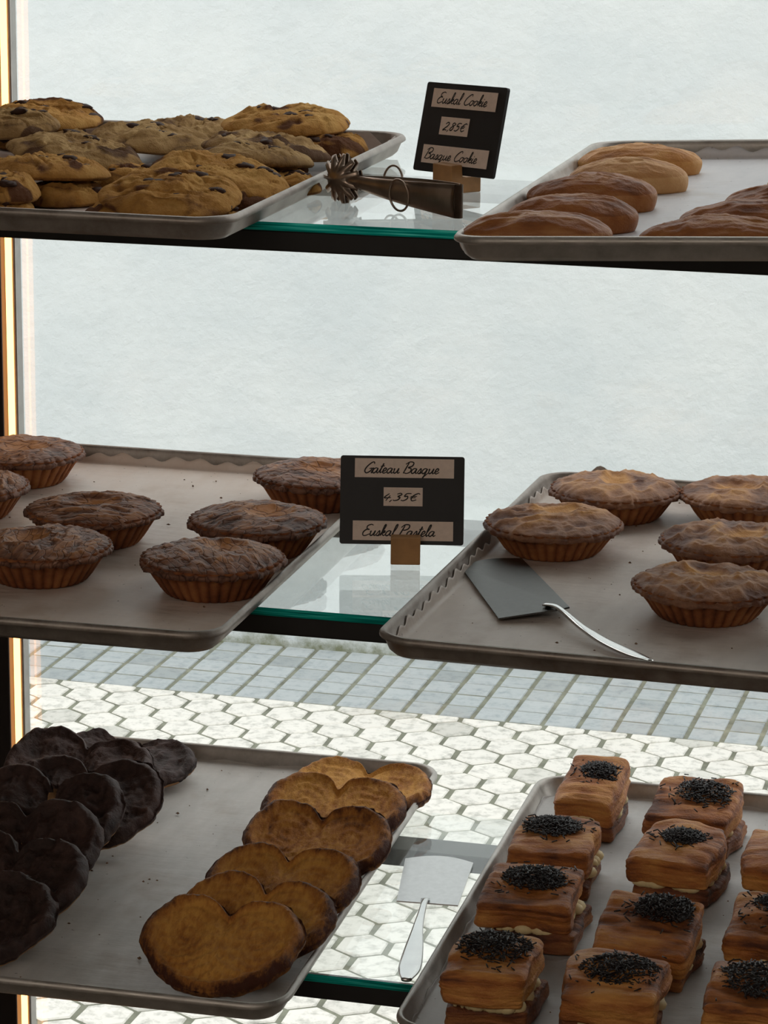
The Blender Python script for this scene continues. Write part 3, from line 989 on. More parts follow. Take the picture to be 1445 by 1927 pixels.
# ------------------------------------------------------------------ palmiers
def palmier(x, y, z, rx, rz, label, seed, choc=False, s=1.0, ry=0.0, tone=0.0):
    t = empty('chocolate_palmier' if choc else 'palmier', (x, y, z), (rx, ry, rz), label, 'palmier',
              'chocolate palmiers in the left row' if choc else 'plain palmiers in the right row')
    na, nr = 210, 48
    a = np.linspace(0, 2 * math.pi, na, endpoint=False)
    d = np.stack([np.cos(a), np.sin(a)], -1)
    # outline from two lobes and a rounded foot
    def ray_ell(cx, cy, ax, ay):
        A = (d[:, 0] / ax) ** 2 + (d[:, 1] / ay) ** 2
        B = -2 * (d[:, 0] * cx / ax ** 2 + d[:, 1] * cy / ay ** 2)
        C = (cx / ax) ** 2 + (cy / ay) ** 2 - 1
        D = B * B - 4 * A * C
        return np.where(D > 0, (-B + np.sqrt(np.maximum(D, 0))) / (2 * A), 0)
    rr = np.maximum.reduce([ray_ell(-0.031, 0.010, 0.036, 0.041), ray_ell(0.031, 0.010, 0.036, 0.041), ray_ell(0, -0.008, 0.056, 0.042)])
    ker = np.array([1, 2, 3, 2, 1]) / 9
    rr = np.convolve(np.concatenate([rr[-2:], rr, rr[:2]]), ker, 'valid')
    rr = rr * s * (1 + 0.025 * vnoise(np.concatenate([d, 0 * d[:, :1]], 1) * 2 + seed, 2, seed) + 0.012 * vnoise(np.concatenate([d, 0 * d[:, :1]], 1) * 7 + seed, 2, seed))
    V, br = [], []
    TT = 0.014
    for i in range(nr):
        r01 = (i + 0.5) / (nr - 0.5)
        P = np.stack([d[:, 0] * rr * r01, d[:, 1] * rr * r01, 0 * a], -1)
        lx = np.where(P[:, 0] < 0, -0.030, 0.030) * s
        q = np.sqrt((P[:, 0] - lx) ** 2 + (P[:, 1] - 0.010 * s) ** 2)
        ang = np.arctan2(P[:, 1], P[:, 0] - lx)
        ph = q / (0.0085 * s) - ang / (2 * math.pi) * np.where(P[:, 0] < 0, -1, 1) + 0.25 * vnoise(P + seed, 60, seed)
        sp = np.cos(2 * math.pi * ph)
        inner = np.clip((1 - r01) / 0.25, 0, 1)
        edge = max(0.0, 1 - abs(r01 - 0.90) / 0.13)
        cleft = np.exp(-(P[:, 0] / (0.006 * s)) ** 2) * np.clip(P[:, 1] / (0.03 * s), 0, 1)
        fl = ridged(P * np.array([1.3, 0.8, 1]) + seed, 105, 3, seed)
        amp = 0.0002 if choc else 0.0006
        P[:, 2] = TT - 0.003 + 0.0044 * edge + amp * 0.7 * sp * inner + fl * (0.0020 if choc else 0.0013) - 0.0060 * cleft - 0.0035 * np.exp(-(q / (0.022 * s)) ** 2) * (0.4 if choc else 1) + fbm(P + seed, 24, 2, seed) * (0.0065 if choc else 0.0024) + fbm(P + seed, 60, 2, seed) * (0.0026 if choc else 0.0)
        if r01 > 0.93:
            P[:, 2] -= ((r01 - 0.93) / 0.07) ** 2 * 0.0045
        V.append(P)
        b = tone + 0.22 + 0.75 * np.clip((r01 - 0.80) / 0.18, 0, 1) + 0.06 * sp * inner + 0.25 * (0.4 - fl) + 0.45 * fbm(P + seed, 30, 2, seed + 7)
        if choc:
            b = 0.55 + 0.35 * (0.4 - fl) + 0.4 * fbm(P + seed, 26, 2, seed + 7)
        br.append(b)
    for sc, zz, bb in ((1.012, TT * 0.55, 1.0), (1.008, TT * 0.28, 0.85), (0.985, 0.001, 0.55), (0.93, 0.0, 0.5), (0.03, 0.0, 0.5)):
        P = np.stack([d[:, 0] * rr * sc, d[:, 1] * rr * sc, np.full(na, zz)], -1)
        if 0.001 < zz:
            P += (fbm(P + seed, 130, 2, seed) * 0.0012)[:, None]
        V.append(P)
        br.append(np.full(na, bb if not choc else 0.5) + 0.2 * fbm(P + seed, 60, 2, seed))
    Vn = np.concatenate(V)
    Fc = ring_faces(len(V), na)
    Fc.append(tuple(reversed(range(na))))
    Fc.append(tuple(range(len(Vn) - na, len(Vn))))
    Fc = [tuple(reversed(f)) for f in Fc]
    if not choc:
        mesh('pastry', Vn, Fc, M['palm'], t, True, {'brown': np.concatenate(br)})
    else:
        # chocolate shell over a pale biscuit foot
        cut = nr + 2
        Vc = np.concatenate(V[:cut])
        Fcc = ring_faces(cut, na)
        Fcc.append(tuple(reversed(range(na))))
        Fcc.append(tuple(range(len(Vc) - na, len(Vc))))
        mesh('chocolate_coating', Vc, [tuple(reversed(f)) for f in Fcc], M['palm_choc'], t, True, {'brown': np.concatenate(br[:cut])})
        Vb = np.concatenate([V[cut - 1] * np.array([.985, .985, 1])] + V[cut:])
        nb = len(V) - cut + 1
        Fb = ring_faces(nb, na)
        Fb.append(tuple(reversed(range(na))))
        Fb.append(tuple(range(len(Vb) - na, len(Vb))))
        mesh('biscuit', Vb, [tuple(reversed(f)) for f in Fb], M['biscuit'], t, True)
    return t

pz = SHZ[3] + PP
def lean(x, f, deg, rz, lab, sd, choc=False, s=1.0, ry=0.0, lift=0.0, tone=0.0):
    """front edge rests at depth f on the paper, back raised by deg"""
    c, sn = math.cos(R(deg)), math.sin(R(deg))
    palmier(x, f + 0.050 * s * c, pz + 0.050 * s * sn + lift + 0.001, R(deg), rz, lab, sd, choc, s, ry, tone)
for a in (
 (-0.654, -0.081, 26, 0.02, 'frontmost golden palmier lying over the others with a dark brown rim', 81),
 (-0.644, -0.020, 23, -0.10, 'palmier second from the front, mostly hidden with its right lobe showing', 82),
 (-0.645, 0.059, 22, -0.02, 'dark browned palmier third from the front', 83, False, 1.0, 0.0, 0.0, 0.10),
 (-0.642, 0.165, 24, 0.04, 'flaky brown palmier in the middle of the row, fourth from the front', 84, False, 1.0, 0.0, 0.0, 0.06),
 (-0.652, 0.256, 20, 0.02, 'palmier second from the back overlapping the golden one', 85),
 (-0.649, 0.343, 9, -0.06, 'bright golden palmier lying flat at the back of the row', 86, False, 1.0, 0.0, 0.0, -0.30)):  # last one's negative tone lightens its colour, standing in for stronger sky light
    lean(*a)
for a in (
 (-0.872, -0.090, 24, 0.1, 'frontmost chocolate palmier at the lower left frame edge', 91, True, 1.08),
 (-0.871, -0.009, 27, -0.15, 'chocolate palmier second from the front with rough coating', 92, True, 1.08),
 (-0.884, 0.070, 31, 0.15, 'chocolate palmier third from the front at the left edge', 93, True, 1.05),
 (-0.893, 0.140, 31, -0.10, 'chocolate palmier with a large smooth rounded right lobe', 94, True, 1.12),
 (-0.872, 0.195, 30, 0.10, 'chocolate palmier behind the smooth lobed one', 95, True, 1.08),
 (-0.913, 0.277, 22, -0.12, 'ridged chocolate palmier second from the back', 96, True, 1.12),
 (-0.893, 0.345, 8, 0.05, 'flat chocolate palmier at the back with pale biscuit edge', 97, True, 1.08)):
    lean(*a)

# ------------------------------------------------------------------ puff pastry sandwiches
def rbox(wx, wy, wz, n=16, rad=0.30):
    """subdivided rounded box, base at z=0"""
    V, Fc, key = [], [], {}
    def vid(p):
        k = tuple(np.round(p, 5))
        if k not in key:
            key[k] = len(V)
            V.append(p)
        return key[k]
    g = np.linspace(-1, 1, n + 1)
    for ax in range(3):
        for sg in (-1, 1):
            for i in range(n):
                for j in range(n):
                    q = []
                    for (u, v) in ((g[i], g[j]), (g[i + 1], g[j]), (g[i + 1], g[j + 1]), (g[i], g[j + 1])):
                        p = [0, 0, 0]
                        p[ax] = sg
                        p[(ax + 1) % 3] = u
                        p[(ax + 2) % 3] = v
                        q.append(vid(tuple(p)))
                    Fc.append(tuple(q if sg > 0 else reversed(q)))
    P = np.array(V, float)
    H = np.array([wx / 2, wy / 2, wz / 2])
    r = rad * min(H)
    Q = P * H
    core = np.clip(Q, -(H - r), H - r)
    dlt = Q - core
    L = np.linalg.norm(dlt, axis=1, keepdims=True)
    Q = core + np.where(L > 1e-9, dlt / np.maximum(L, 1e-9) * np.minimum(L, r), 0)
    Q[:, 2] += wz / 2
    return Q, Fc

def slab(name, t, wx, wy, wz, z0, seed, m, tilt=(0, 0, 0), off=(0, 0), dome=0.004, n=34):
    P, Fc = rbox(wx, wy, wz, n, 0.42)
    nrm = P - np.array([0, 0, wz / 2])
    nh = nrm * np.array([1, 1, 0])
    nl = np.linalg.norm(nh, axis=1, keepdims=True)
    nh = nh / np.maximum(nl, 1e-9)
    side = np.clip((np.maximum(np.abs(P[:, 0]) / (wx / 2), np.abs(P[:, 1]) / (wy / 2)) - 0.8) / 0.2, 0, 1)
    lay = 1.4 * ridged(P * np.array([0.25, 0.25, 3.2]) + seed, 75, 2, seed + 4) - 0.5
    P = P + nh * (side * (lay * 0.0012 + fbm(P + seed, 26, 2, seed) * 0.0060))[:, None]
    tp = np.clip((P[:, 2] / wz - 0.55) / 0.3, 0, 1)
    r2 = (P[:, 0] / (wx / 2)) ** 2 + (P[:, 1] / (wy / 2)) ** 2
    lines = ridged(P * np.array([0.5, 2.2, 0.6]) + seed, 55, 2, seed + 3)
    P[:, 2] += tp * (dome * (1 - 0.5 * r2) + lines * 0.0020 + fbm(P + seed, 24, 2, seed) * 0.0052)
    br = 0.42 + 0.22 * tp - 0.30 * lines * tp + 0.16 * lay * side * (1 - tp) + 0.30 * np.exp(-((P[:, 2] / wz - 0.86) / 0.12) ** 2) * side - 0.06 + 0.6 * fbm(P + seed, 28, 2, seed + 9)
    M4 = Matrix.Translation((off[0], off[1], z0)) @ Euler(tilt).to_matrix().to_4x4()
    A = np.array(M4)
    P = P @ A[:3, :3].T + A[:3, 3]
    o = mesh(name, P, Fc, m, t, True, {'brown': br})
    return o, A

def puff(x, y, label, seed, rz=0.0, w=0.078, d=0.080, spr=(0.0, 0.0, 0.022), nspr=420, tilt=(0, 0), tone=0, h=1.0):
    rnd = random.Random(seed)
    w, d = w * 0.95, d * 0.98
    nspr = int(nspr * 1.5)
    t = empty('puff_pastry_sandwich', (x, y, pz), (0, 0, rz), label, 'pastry', 'puff pastry sandwiches on the bottom tray')
    hb, hc, ht = 0.016 * h, 0.0060, 0.024 * h
    o, _ = slab('bottom_layer', t, w * 0.97, d * 0.98, hb, 0.0, seed, M['puff_dark'], off=(rnd.uniform(-.002, .004), rnd.uniform(-.002, .004)), dome=0.0)
    o['label'] = 'dark caramelised bottom layer'
    # cream squeezed out between the layers
    V, Fc = [], []
    bm = bmesh.new()
    nb = 9
    for k in range(nb):
        for side in (0, 1):
            s0 = (k + 0.5) / nb - 0.5
            px, py = (s0 * w * 0.80, -d * 0.40) if side == 0 else (w * 0.40, s0 * d * 0.80)
            g = bmesh.ops.create_icosphere(bm, subdivisions=2, radius=1)
            rr = rnd.uniform(0.0030, 0.0085) if rnd.random() < 0.6 else 0.0015
            for v in g['verts']:
                v.co = Vector((px + v.co.x * rr * 1.3, py + v.co.y * rr * 1.1, hb + hc * 0.5 + v.co.z * 0.0058))
    box_bm(bm, -w * 0.38, w * 0.38, -d * 0.38, d * 0.38, hb - 0.001, hb + hc + 0.001)
    from_bm('cream_filling', bm, M['cream'], t, True)
    o, A = slab('top_layer', t, w, d, ht, hb + hc - 0.0005, seed + 50, M['puff'] if tone == 0 else M['puff_dark'], (tilt[0], tilt[1], 0), (0, 0))
    # heap of chocolate sprinkles
    V, Fc = [], []
    A4 = Matrix(A.tolist())
    for k in range(nspr + 40):
        far = k >= nspr
        q = rnd.random() ** 0.6 * spr[2] if not far else rnd.uniform(spr[2], spr[2] * 1.7)
        an = rnd.uniform(0, 2 * math.pi)
        sx, sy = spr[0] + q * math.cos(an) * 1.25, spr[1] + q * math.sin(an)
        if abs(sx) > w / 2 - 0.004 or abs(sy) > d / 2 - 0.004:
            continue
        pile = 0.0 if far else 0.0050 * (1 - (q / spr[2]) ** 2) * rnd.random()
        r2 = (sx / (w / 2)) ** 2 + (sy / (d / 2)) ** 2
        c = Vector((sx, sy, ht + 0.0042 * (1 - 0.5 * r2) + 0.0018 + pile))
        dr = Vector((rnd.uniform(-1, 1), rnd.uniform(-1, 1), rnd.uniform(-.35, .35))).normalized()
        ln = rnd.uniform(0.0016, 0.0036)
        v, f = tube_data([A4 @ (c - dr * ln), A4 @ (c + dr * ln)], 0.00058, 5)
        b = len(V)
        V += v
        Fc += [tuple(b + i for i in ff) for ff in f]
    s = mesh('chocolate_sprinkles', V, Fc, M['sprinkle'], t, True)
    s['kind'] = 'stuff'
    s['label'] = 'heap of black chocolate sprinkles'
    return t

fd = 0.040
for a in (
 dict(x=-0.426, y=0.360 + fd, label='golden puff pastry at the back left corner of its tray', seed=101, w=0.057, tilt=(R(14), 0), spr=(.008, .012, .016), rz=-.06),
 dict(x=-0.430, y=0.205 + fd, label='puff pastry second from the back in the left row with cream showing', seed=102, w=0.076, tilt=(R(4), 0), spr=(-.006, .010, .021)),
 dict(x=-0.428, y=0.082 + fd, label='broad flaky puff pastry third from the back in the left row', seed=103, w=0.082, tilt=(R(6), 0), spr=(.002, .006, .022)),
 dict(x=-0.426, y=-0.086 + fd, label='front left puff pastry with tall sprinkle heap and yellow cream', seed=104, w=0.070, tilt=(R(4), 0), spr=(0.0, .008, .026), nspr=330, h=1.12),
 dict(x=-0.326, y=0.340 + fd, label='large puff pastry tilted forward at the back of the middle row', seed=105, w=0.080, tilt=(R(9), 0), spr=(.008, .004, .022), nspr=280, rz=-.08),
 dict(x=-0.322, y=0.214 + fd, label='puff pastry with a small round sprinkle heap and dark bottom, middle row', seed=106, w=0.074, tilt=(R(5), 0), spr=(.002, .006, .015), rz=-.1),
 dict(x=-0.320, y=0.030 + fd, label='deep orange puff pastry second from the front in the middle row', seed=107, w=0.082, tilt=(R(15), 0), spr=(.010, .018, .020), rz=-.08),
 dict(x=-0.328, y=-0.090 + fd, label='sugar streaked puff pastry at the front of the middle row', seed=108, w=0.080, tilt=(R(6), 0), spr=(.004, .004, .025), nspr=330),
 dict(x=-0.208, y=0.330 + fd, label='puff pastry sliver at the right frame edge near the tray back', seed=109, w=0.076, spr=(.004, .004, .020)),
 dict(x=-0.226, y=0.222 + fd, label='puff pastry at the right frame edge showing white cream at its corner', seed=110, w=0.080, tilt=(R(5), 0), spr=(.012, .002, .012), nspr=100),
 dict(x=-0.221, y=0.068 + fd, label='puff pastry second from the front at the right frame edge', seed=111, w=0.080, tilt=(R(10), 0), spr=(.004, .008, .021), nspr=280),
 dict(x=-0.216, y=-0.080 + fd, label='front right puff pastry with a wide mat of sprinkles', seed=112, w=0.084, tilt=(R(4), 0), spr=(.004, .004, .031), nspr=420)):
    puff(**a)

# ------------------------------------------------------------------ lettering
G = {
 'a': ([[(.34, .37), (.2, .42), (.06, .3), (.04, .1), (.14, 0), (.27, .12), (.35, .4), (.33, .12), (.39, 0), (.5, .1)]], .46),
 'u': ([[(.0, .28), (.06, .4), (.05, .12), (.13, 0), (.26, .12), (.34, .4), (.32, .1), (.38, 0), (.48, .1)]], .45),
 's': ([[(0, .05), (.17, .42), (.22, .2), (.17, .02), (.05, .02), (.2, 0), (.32, .1)]], .29),
 'k': ([[(0, .1), (.18, .6), (.2, .9), (.12, .85), (.08, .4), (.06, 0)], [(.08, .2), (.24, .42), (.26, .28), (.12, .2), (.24, .02), (.36, .1)]], .34),
 'l': ([[(0, .1), (.18, .6), (.2, .92), (.11, .85), (.06, .3), (.1, 0), (.22, .1)]], .21),
 'C': ([[(.6, .72), (.58, .88), (.42, .86), (.16, .55), (.08, .2), (.22, 0), (.45, .06), (.6, .2)]], .56),
 'o': ([[(.2, .42), (.06, .3), (.04, .1), (.16, 0), (.3, .14), (.3, .34), (.2, .42), (.3, .36), (.42, .36)]], .39),
 'i': ([[(0, .15), (.08, .4), (.05, .1), (.11, 0), (.22, .1)], [(.10, .56), (.125, .60)]], .2),
 'e': ([[(.0, .1), (.2, .22), (.24, .36), (.14, .42), (.05, .26), (.07, .04), (.18, 0), (.34, .12)]], .31),
 'E': ([[(.58, .85), (.42, .92), (.2, .8), (.22, .58), (.4, .5), (.2, .5), (.04, .28), (.08, .04), (.26, 0), (.5, .14)]], .5),
 'B': ([[(.2, .88), (.1, .4), (.02, 0)], [(.0, .75), (.25, .95), (.52, .88), (.5, .62), (.24, .48), (.46, .4), (.48, .14), (.26, 0), (.04, .06)]], .53),
 'G': ([[(.6, .75), (.56, .9), (.38, .84), (.14, .5), (.08, .18), (.24, 0), (.46, .14), (.54, .38), (.36, .36)], [(.52, .36), (.66, .38), (.58, .02), (.66, .06)]], .62),
 't': ([[(0, .1), (.14, .5), (.18, .8), (.1, .3), (.12, .03), (.24, .1)], [(.02, .55), (.3, .6)]], .24),
 'q': ([[(.34, .37), (.2, .42), (.06, .3), (.04, .1), (.14, 0), (.27, .12), (.35, .4), (.28, -.1), (.2, -.38), (.3, -.2), (.5, .08)]], .46),
 'P': ([[(.22, .86), (.12, .4), (.02, -.02)], [(.0, .7), (.2, .92), (.5, .9), (.52, .62), (.3, .48), (.14, .5)]], .5),
 '2': ([[(.08, .6), (.2, .78), (.36, .7), (.3, .42), (.02, 0), (.2, .04), (.38, 0)]], .44),
 '3': ([[(.08, .7), (.24, .8), (.36, .66), (.18, .44), (.34, .34), (.28, .08), (.1, 0), (.0, .08)]], .46),
 '4': ([[(.22, .75), (.04, .3), (.42, .32)], [(.32, .55), (.22, -.02)]], .46),
 '5': ([[(.42, .78), (.16, .76), (.1, .46), (.28, .48), (.32, .2), (.16, 0), (.0, .06)]], .46),
 '8': ([[(.34, .7), (.2, .78), (.1, .6), (.28, .36), (.22, .04), (.06, .06), (.08, .28), (.36, .62), (.34, .7)]], .44),
 ',': ([[(.08, .06), (.0, -.16)]], .14),
 '€': ([[(.48, .7), (.34, .8), (.14, .55), (.1, .2), (.22, 0), (.42, .12)], [(.0, .46), (.36, .48)], [(.0, .32), (.32, .34)]], .5),
 ' ': ([], .28)}

def writing(text, width, parent, cx, cz, y, cap, m, weight=0.050):
    """script lettering fitted to a width, in the x-z plane of its parent"""
    strokes, x = [], 0.0
    for ch in text:
        st, adv = G[ch]
        for s in st:
            strokes.append([(px + x + py * 0.28, py) for px, py in s])
        x += adv
    allp = np.array([p for s in strokes for p in s])
    x0, x1 = allp[:, 0].min(), allp[:, 0].max()
    sx = width / (x1 - x0)
    V, Fc = [], []
    for s in strokes:
        c = catmull(s, 5)
        pts = [((p[0] - (x0 + x1) / 2) * sx + cx, y, (p[1] - 0.42) * cap * 1.12 + cz) for p in c]
        n = len(pts)
        rad = [weight * cap * (0.75 + 0.35 * math.sin(math.pi * min(1, k / max(1, n - 1)))) for k in range(n)]
        v, f = tube_data(pts, rad, 6)
        v = [Vector((q.x, y + (q.y - y) * 0.15, q.z)) for q in v]
        b = len(V)
        V += v
        Fc += [tuple(b + i for i in ff) for ff in f]
    o = mesh('lettering', V, Fc, m, parent, True)
    return o

def price_sign(pos, yaw, lean_, roll, rows, block_off, label, w=0.105, h=0.075):
    """origin at the foot of the wooden block; the board stands in the block's notch"""
    t = empty('price_sign', (pos[0], pos[1], pos[2]), (0, 0, yaw), label, 'price sign', 'black price signs on wooden blocks')
    # block: tall front tongue, low rear step
    bm = bmesh.new()
    bx, hw = block_off[0], 0.0125
    prof = [(-0.016, 0), (0.016, 0), (0.016, 0.0135), (-0.0035, 0.0135), (-0.0045, 0.0238), (-0.016, 0.0238)]
    fs = []
    for sx in (-hw, hw):
        fs.append([bm.verts.new((bx + sx, py, pz_)) for py, pz_ in prof])
    n = len(prof)
    for i in range(n):
        j = (i + 1) % n
        bm.faces.new((fs[0][i], fs[0][j], fs[1][j], fs[1][i]))
    bm.faces.new(list(reversed(fs[0])))
    bm.faces.new(fs[1])
    bmesh.ops.recalc_face_normals(bm, faces=bm.faces)
    bmesh.ops.bevel(bm, geom=list(bm.edges), offset=0.0009, segments=2, affect='EDGES', profile=0.5)
    o = from_bm('block', bm, M['wood'], t)
    o['label'] = 'light wooden block with a notch'
    # board
    bm = bmesh.new()
    box_bm(bm, -w / 2, w / 2, -0.0015, 0.0015, 0, h)
    es = [e for e in bm.edges if abs(e.verts[0].co.y - e.verts[1].co.y) > 0.001]
    bmesh.ops.bevel(bm, geom=es, offset=0.0022, segments=4, affect='EDGES', profile=0.5)
    b = from_bm('board', bm, M['board'], t)
    b.location = (0, block_off[1], 0.0140)
    b.rotation_euler = Euler((-lean_, roll, 0))
    for txt, x0, x1, z0, z1, tw, cap, tx in rows:
        cx, cz = (x0 + x1) / 2 * w, h - (z0 + z1) / 2 * h
        s = box('paper_strip', x0 * w, x1 * w, -0.0019, -0.00152, h - z1 * h, h - z0 * h, M['strip'], b)
        s['label'] = 'kraft paper strip with handwritten script'
        writing(txt, tw * w, s, tx * w, cz, -0.00205, cap, M['ink'], 0.068 if '€' in txt else 0.054)
    return t

price_sign((-0.5265, 0.2165, 0.0), -0.668, 0.230, -0.036,
           [('Euskal Cookie', -.40, .40, .065, .275, .62, .0092, -.02), ('2,85€', -.245, .11, .375, .575, .30, .0076, -.055), ('Basque Cookie', -.41, .41, .70, .905, .66, .0088, -.045)],
           (0.003, -0.0015), 'black sign on the top shelf reading 2,85 beside the tongs')
price_sign((-0.5575, 0.172, SHZ[2]), 0.234, 0.249, 0.003,
           [('Gateau Basque', -.385, .415, .03, .245, .60, .0092, -.005), ('4,35€', -.15, .165, .355, .565, .29, .0070, .0), ('Euskal Pastela', -.395, .415, .735, .955, .585, .0092, -.02)],
           (0.0035, -0.0015), 'black sign on the middle shelf reading 4,35 between the two trays')

# ------------------------------------------------------------------ tongs
def tongs():
    T = Vector((-0.489, 0.062, 0.0))
    Hh = Vector((-0.602, 0.128, 0.0))
    ax = (Hh - T).normalized()
    L = (Hh - T).length
    ang = math.atan2(ax.y, ax.x)
    t = empty('serving_tongs', T, (0, 0, ang), 'tarnished steel serving tongs with toothed claws and ring handles, beside the cookie tray', 'tongs')
    # local x along the tongs from tail to head; y = arm separation, z up
    def arm(sgn):
        n = 40
        V, Fc = [], []
        rows = []
        for i in range(n + 1):
            s = i / n
            x = s * (L - 0.012)
            sep = sgn * (0.0035 + 0.0065 * math.sin(math.pi * min(1, s * 1.15)) ** 0.8)
            zb = 0.0005 + 0.0135 * s ** 0.9
            hgt = 0.0265 * (1 - s) ** 1.0 + 0.0085 * s + 0.004 * math.exp(-((s - 0.12) / 0.12) ** 2) * 0
            zt = zb + hgt
            row = []
            for k in range(7):
                u = k / 6
                z = zb + (zt - zb) * u
                bow = sgn * 0.0020 * (1 - (2 * u - 1) ** 2)
                row.append(len(V))
                V.append((x, sep + bow, z))
            for k in range(7):
                u = 1 - k / 6
                z = zb + (zt - zb) * u
                bow = sgn * 0.0020 * (1 - (2 * u - 1) ** 2)
                row.append(len(V))
                V.append((x, sep + bow - sgn * 0.0009, z))
            rows.append(row)
        for r0, r1 in zip(rows, rows[1:]):
            for k in range(14):
                k2 = (k + 1) % 14
                Fc.append((r0[k], r0[k2], r1[k2], r1[k]))
        Fc.append(tuple(rows[0])); Fc.append(tuple(rows[-1]))
        if sgn < 0:
            Fc = [tuple(reversed(f)) for f in Fc]
        o = mesh('arm', V, Fc, M['tong'], t)
        # claw: fan of teeth around the arm's end, cupped inward
        V, Fc = [], []
        na = 81
        cx, cz = L - 0.004, 0.0190
        rings = [0.0, 0.25, 0.5, 0.7, 0.85, 1.0]
        for side in (0, 1):
            for q in rings:
                for k in range(na):
                    an = 2 * math.pi * k / na
                    tooth = 0.5 + 0.5 * math.cos(an * 11)
                    rad = 0.0195 * (q if q < 0.55 else (0.55 + (q - 0.55) * (0.12 + 0.98 * (tooth > 0.5) * 1.0)))
                    cup = sgn * (0.0105 - 0.0080 * (q ** 2))
                    V.append((cx + rad * math.cos(an), cup - sgn * 0.0009 * side, cz + rad * math.sin(an)))
        nrg = len(rings)
        for side in (0, 1):
            f = ring_faces(nrg, na, side * nrg * na)
            Fc += f if (side == 0) else [tuple(reversed(x)) for x in f]
        for k in range(na):
            k2 = (k + 1) % na
            a_ = (nrg - 1) * na
            b_ = a_ + nrg * na
            Fc.append((a_ + k, a_ + k2, b_ + k2, b_ + k))
        mesh('claw', V, Fc, M['tong'], t)
        # ring handle standing off the arm
        rx = 0.40 * L
        pts = [(rx + 0.0105 * math.cos(2 * math.pi * k / 40), sgn * (0.0120 + 0.0012 * math.sin(2 * math.pi * k / 40)), 0.0155 + 0.0125 * math.sin(2 * math.pi * k / 40)) for k in range(40)]
        if sgn < 0:
            pts = [(p[0] + 0.030, p[1], p[2] + 0.006) for p in pts]
        pts = [(p[0], p[1], p[2] - 0.0015) for p in pts]
        v, f = tube_data(pts, 0.00095, 8, True)
        mesh('ring_handle', v, f, M['tong'], t)
    arm(1)
    arm(-1)
    # sprung bend joining both arms at the tail
    bm = bmesh.new()
    prof = []
    n = 12
    for k in range(n + 1):
        an = math.pi / 2 + math.pi * k / n
        prof.append((0.0042 * math.cos(an), 0.0040 * math.sin(an)))
    lo = [bm.verts.new((x, y, 0.0006)) for x, y in prof]
    hi = [bm.verts.new((x, y, 0.0268)) for x, y in prof]
    for k in range(n):
        bm.faces.new((lo[k], lo[k + 1], hi[k + 1], hi[k]))
    bmesh.ops.solidify(bm, geom=list(bm.faces), thickness=0.0009)
    from_bm('spring_bend', bm, M['tong'], t, True)
tongs()

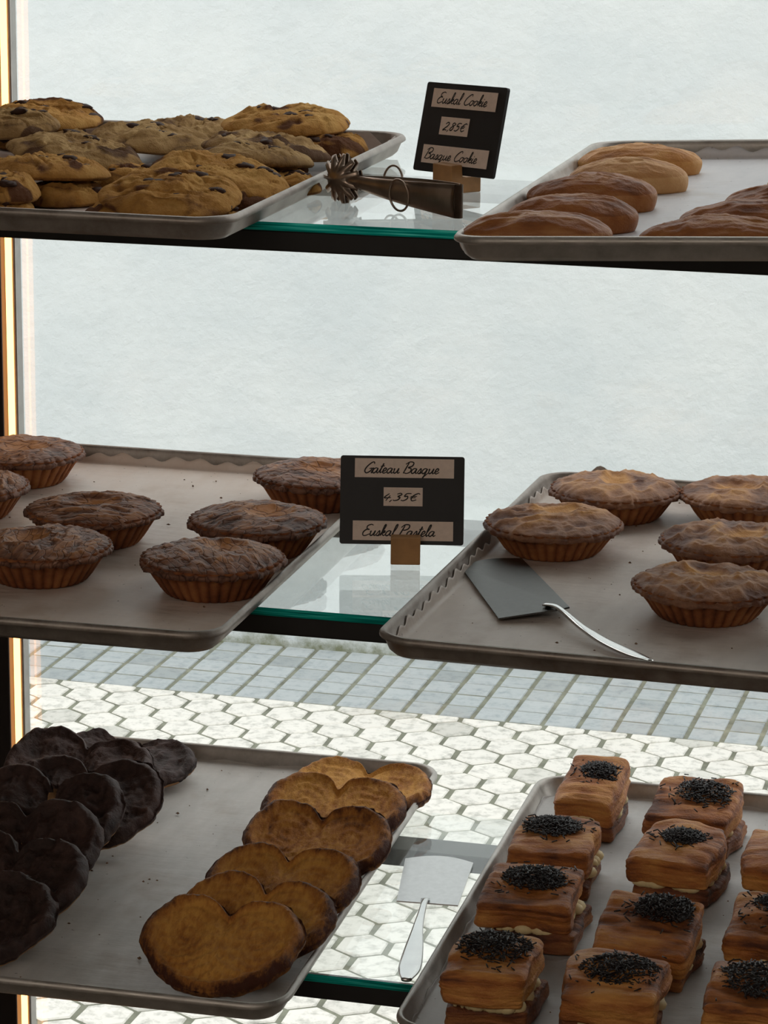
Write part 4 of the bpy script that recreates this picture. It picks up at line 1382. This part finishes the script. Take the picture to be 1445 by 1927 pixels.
# ------------------------------------------------------------------ cake servers
def server(label, blade_pts, bmat, hpath, hrad, zoff, loc, rz, group='cake servers'):
    """blade_pts: outline in local x-y (z offset per point); hpath: handle centre line; hrad: half widths"""
    t = empty('cake_server', loc, (0, 0, rz), label, 'cake server', group)
    bm = bmesh.new()
    vs = [bm.verts.new(p) for p in blade_pts]
    f = bm.faces.new(vs)
    bmesh.ops.triangulate(bm, faces=[f])
    bmesh.ops.recalc_face_normals(bm, faces=bm.faces)
    bmesh.ops.solidify(bm, geom=list(bm.faces), thickness=0.0012)
    o = from_bm('blade', bm, M[bmat], t)
    # handle: flattened spoon-like bar
    P = catmull(hpath, 8)
    rad = catmull([(r, 0, 0) for r in hrad], 8)[:, 0]
    V, Fc = [], []
    seg = 14
    n = len(P)
    for i, p in enumerate(P):
        tt = P[min(i + 1, n - 1)] - P[max(i - 1, 0)]
        tt = tt / np.linalg.norm(tt)
        side = np.cross(tt, (0, 0, 1)); side /= np.linalg.norm(side)
        upv = np.cross(side, tt)
        for k in range(seg):
            an = 2 * math.pi * k / seg
            rim = 0.0006 * math.exp(-((abs(math.cos(an)) - 0.8) / 0.15) ** 2) * (rad[i] > 0.004)
            V.append(p + side * math.cos(an) * rad[i] + upv * (math.sin(an) * min(0.0016, rad[i] * 0.7) + (rim if math.sin(an) > 0 else 0)))
    for i in range(n - 1):
        for k in range(seg):
            k2 = (k + 1) % seg
            Fc.append((i * seg + k, (i + 1) * seg + k, (i + 1) * seg + k2, i * seg + k2))
    Fc.append(tuple(range(seg)))
    Fc.append(tuple(reversed(range((n - 1) * seg, n * seg))))
    h = mesh('handle', V, Fc, M['steel_shiny'], t)
    h['label'] = 'polished handle with a rounded end'
    return t

def arc(p0, p1, bulge, n=10):
    p0, p1 = np.array(p0, float), np.array(p1, float)
    d = p1 - p0
    nrm = np.array([d[1], -d[0], 0]); nrm = nrm / np.linalg.norm(nrm)
    return [tuple(p0 + d * k / n + nrm * bulge * math.sin(math.pi * k / n)) for k in range(n + 1)]

O1 = np.array([-0.43, 0.09, SHZ[2] + PP])
def w1(x, y, z):
    return (x - O1[0], y - O1[1], z)
bp = arc(w1(-0.498, 0.140, 0.003), w1(-0.455, 0.180, 0.004), -0.012)
bp += [w1(-0.386, 0.028, 0.0085), w1(-0.394, 0.018, 0.0085), w1(-0.437, 0.000, 0.003)]
server('steel cake server lying on the greasy paper in the right middle tray', bp, 'steel_dark_reflect',
       [w1(-0.405, 0.030, 0.0085), w1(-0.396, 0.020, 0.0105), w1(-0.386, 0.006, 0.0100), w1(-0.368, -0.018, 0.0065), w1(-0.345, -0.045, 0.0040), w1(-0.320, -0.068, 0.0030), w1(-0.303, -0.083, 0.0030)],
       [0.0040, 0.0032, 0.0028, 0.0036, 0.0052, 0.0062, 0.0024], 0, tuple(O1), 0)
O2 = np.array([-0.53, 0.17, SHZ[3]])
def w2(x, y, z):
    return (x - O2[0], y - O2[1], z)
bp = [w2(-0.557, 0.168, 0.0030)] + arc(w2(-0.574, 0.270, 0.0030), w2(-0.512, 0.276, 0.0030), -0.012)[0:] + [w2(-0.503, 0.172, 0.0030)]
server('steel cake server lying on the bare glass of the bottom shelf', bp, 'steel',
       [w2(-0.533, 0.176, 0.0036), w2(-0.531, 0.166, 0.0070), w2(-0.529, 0.150, 0.0075), w2(-0.524, 0.110, 0.0050), w2(-0.517, 0.065, 0.0032), w2(-0.511, 0.025, 0.0026), w2(-0.508, 0.002, 0.0026)],
       [0.0042, 0.0030, 0.0030, 0.0046, 0.0082, 0.0094, 0.0042], 0, tuple(O2), 0)
bpy.context.view_layer.update()
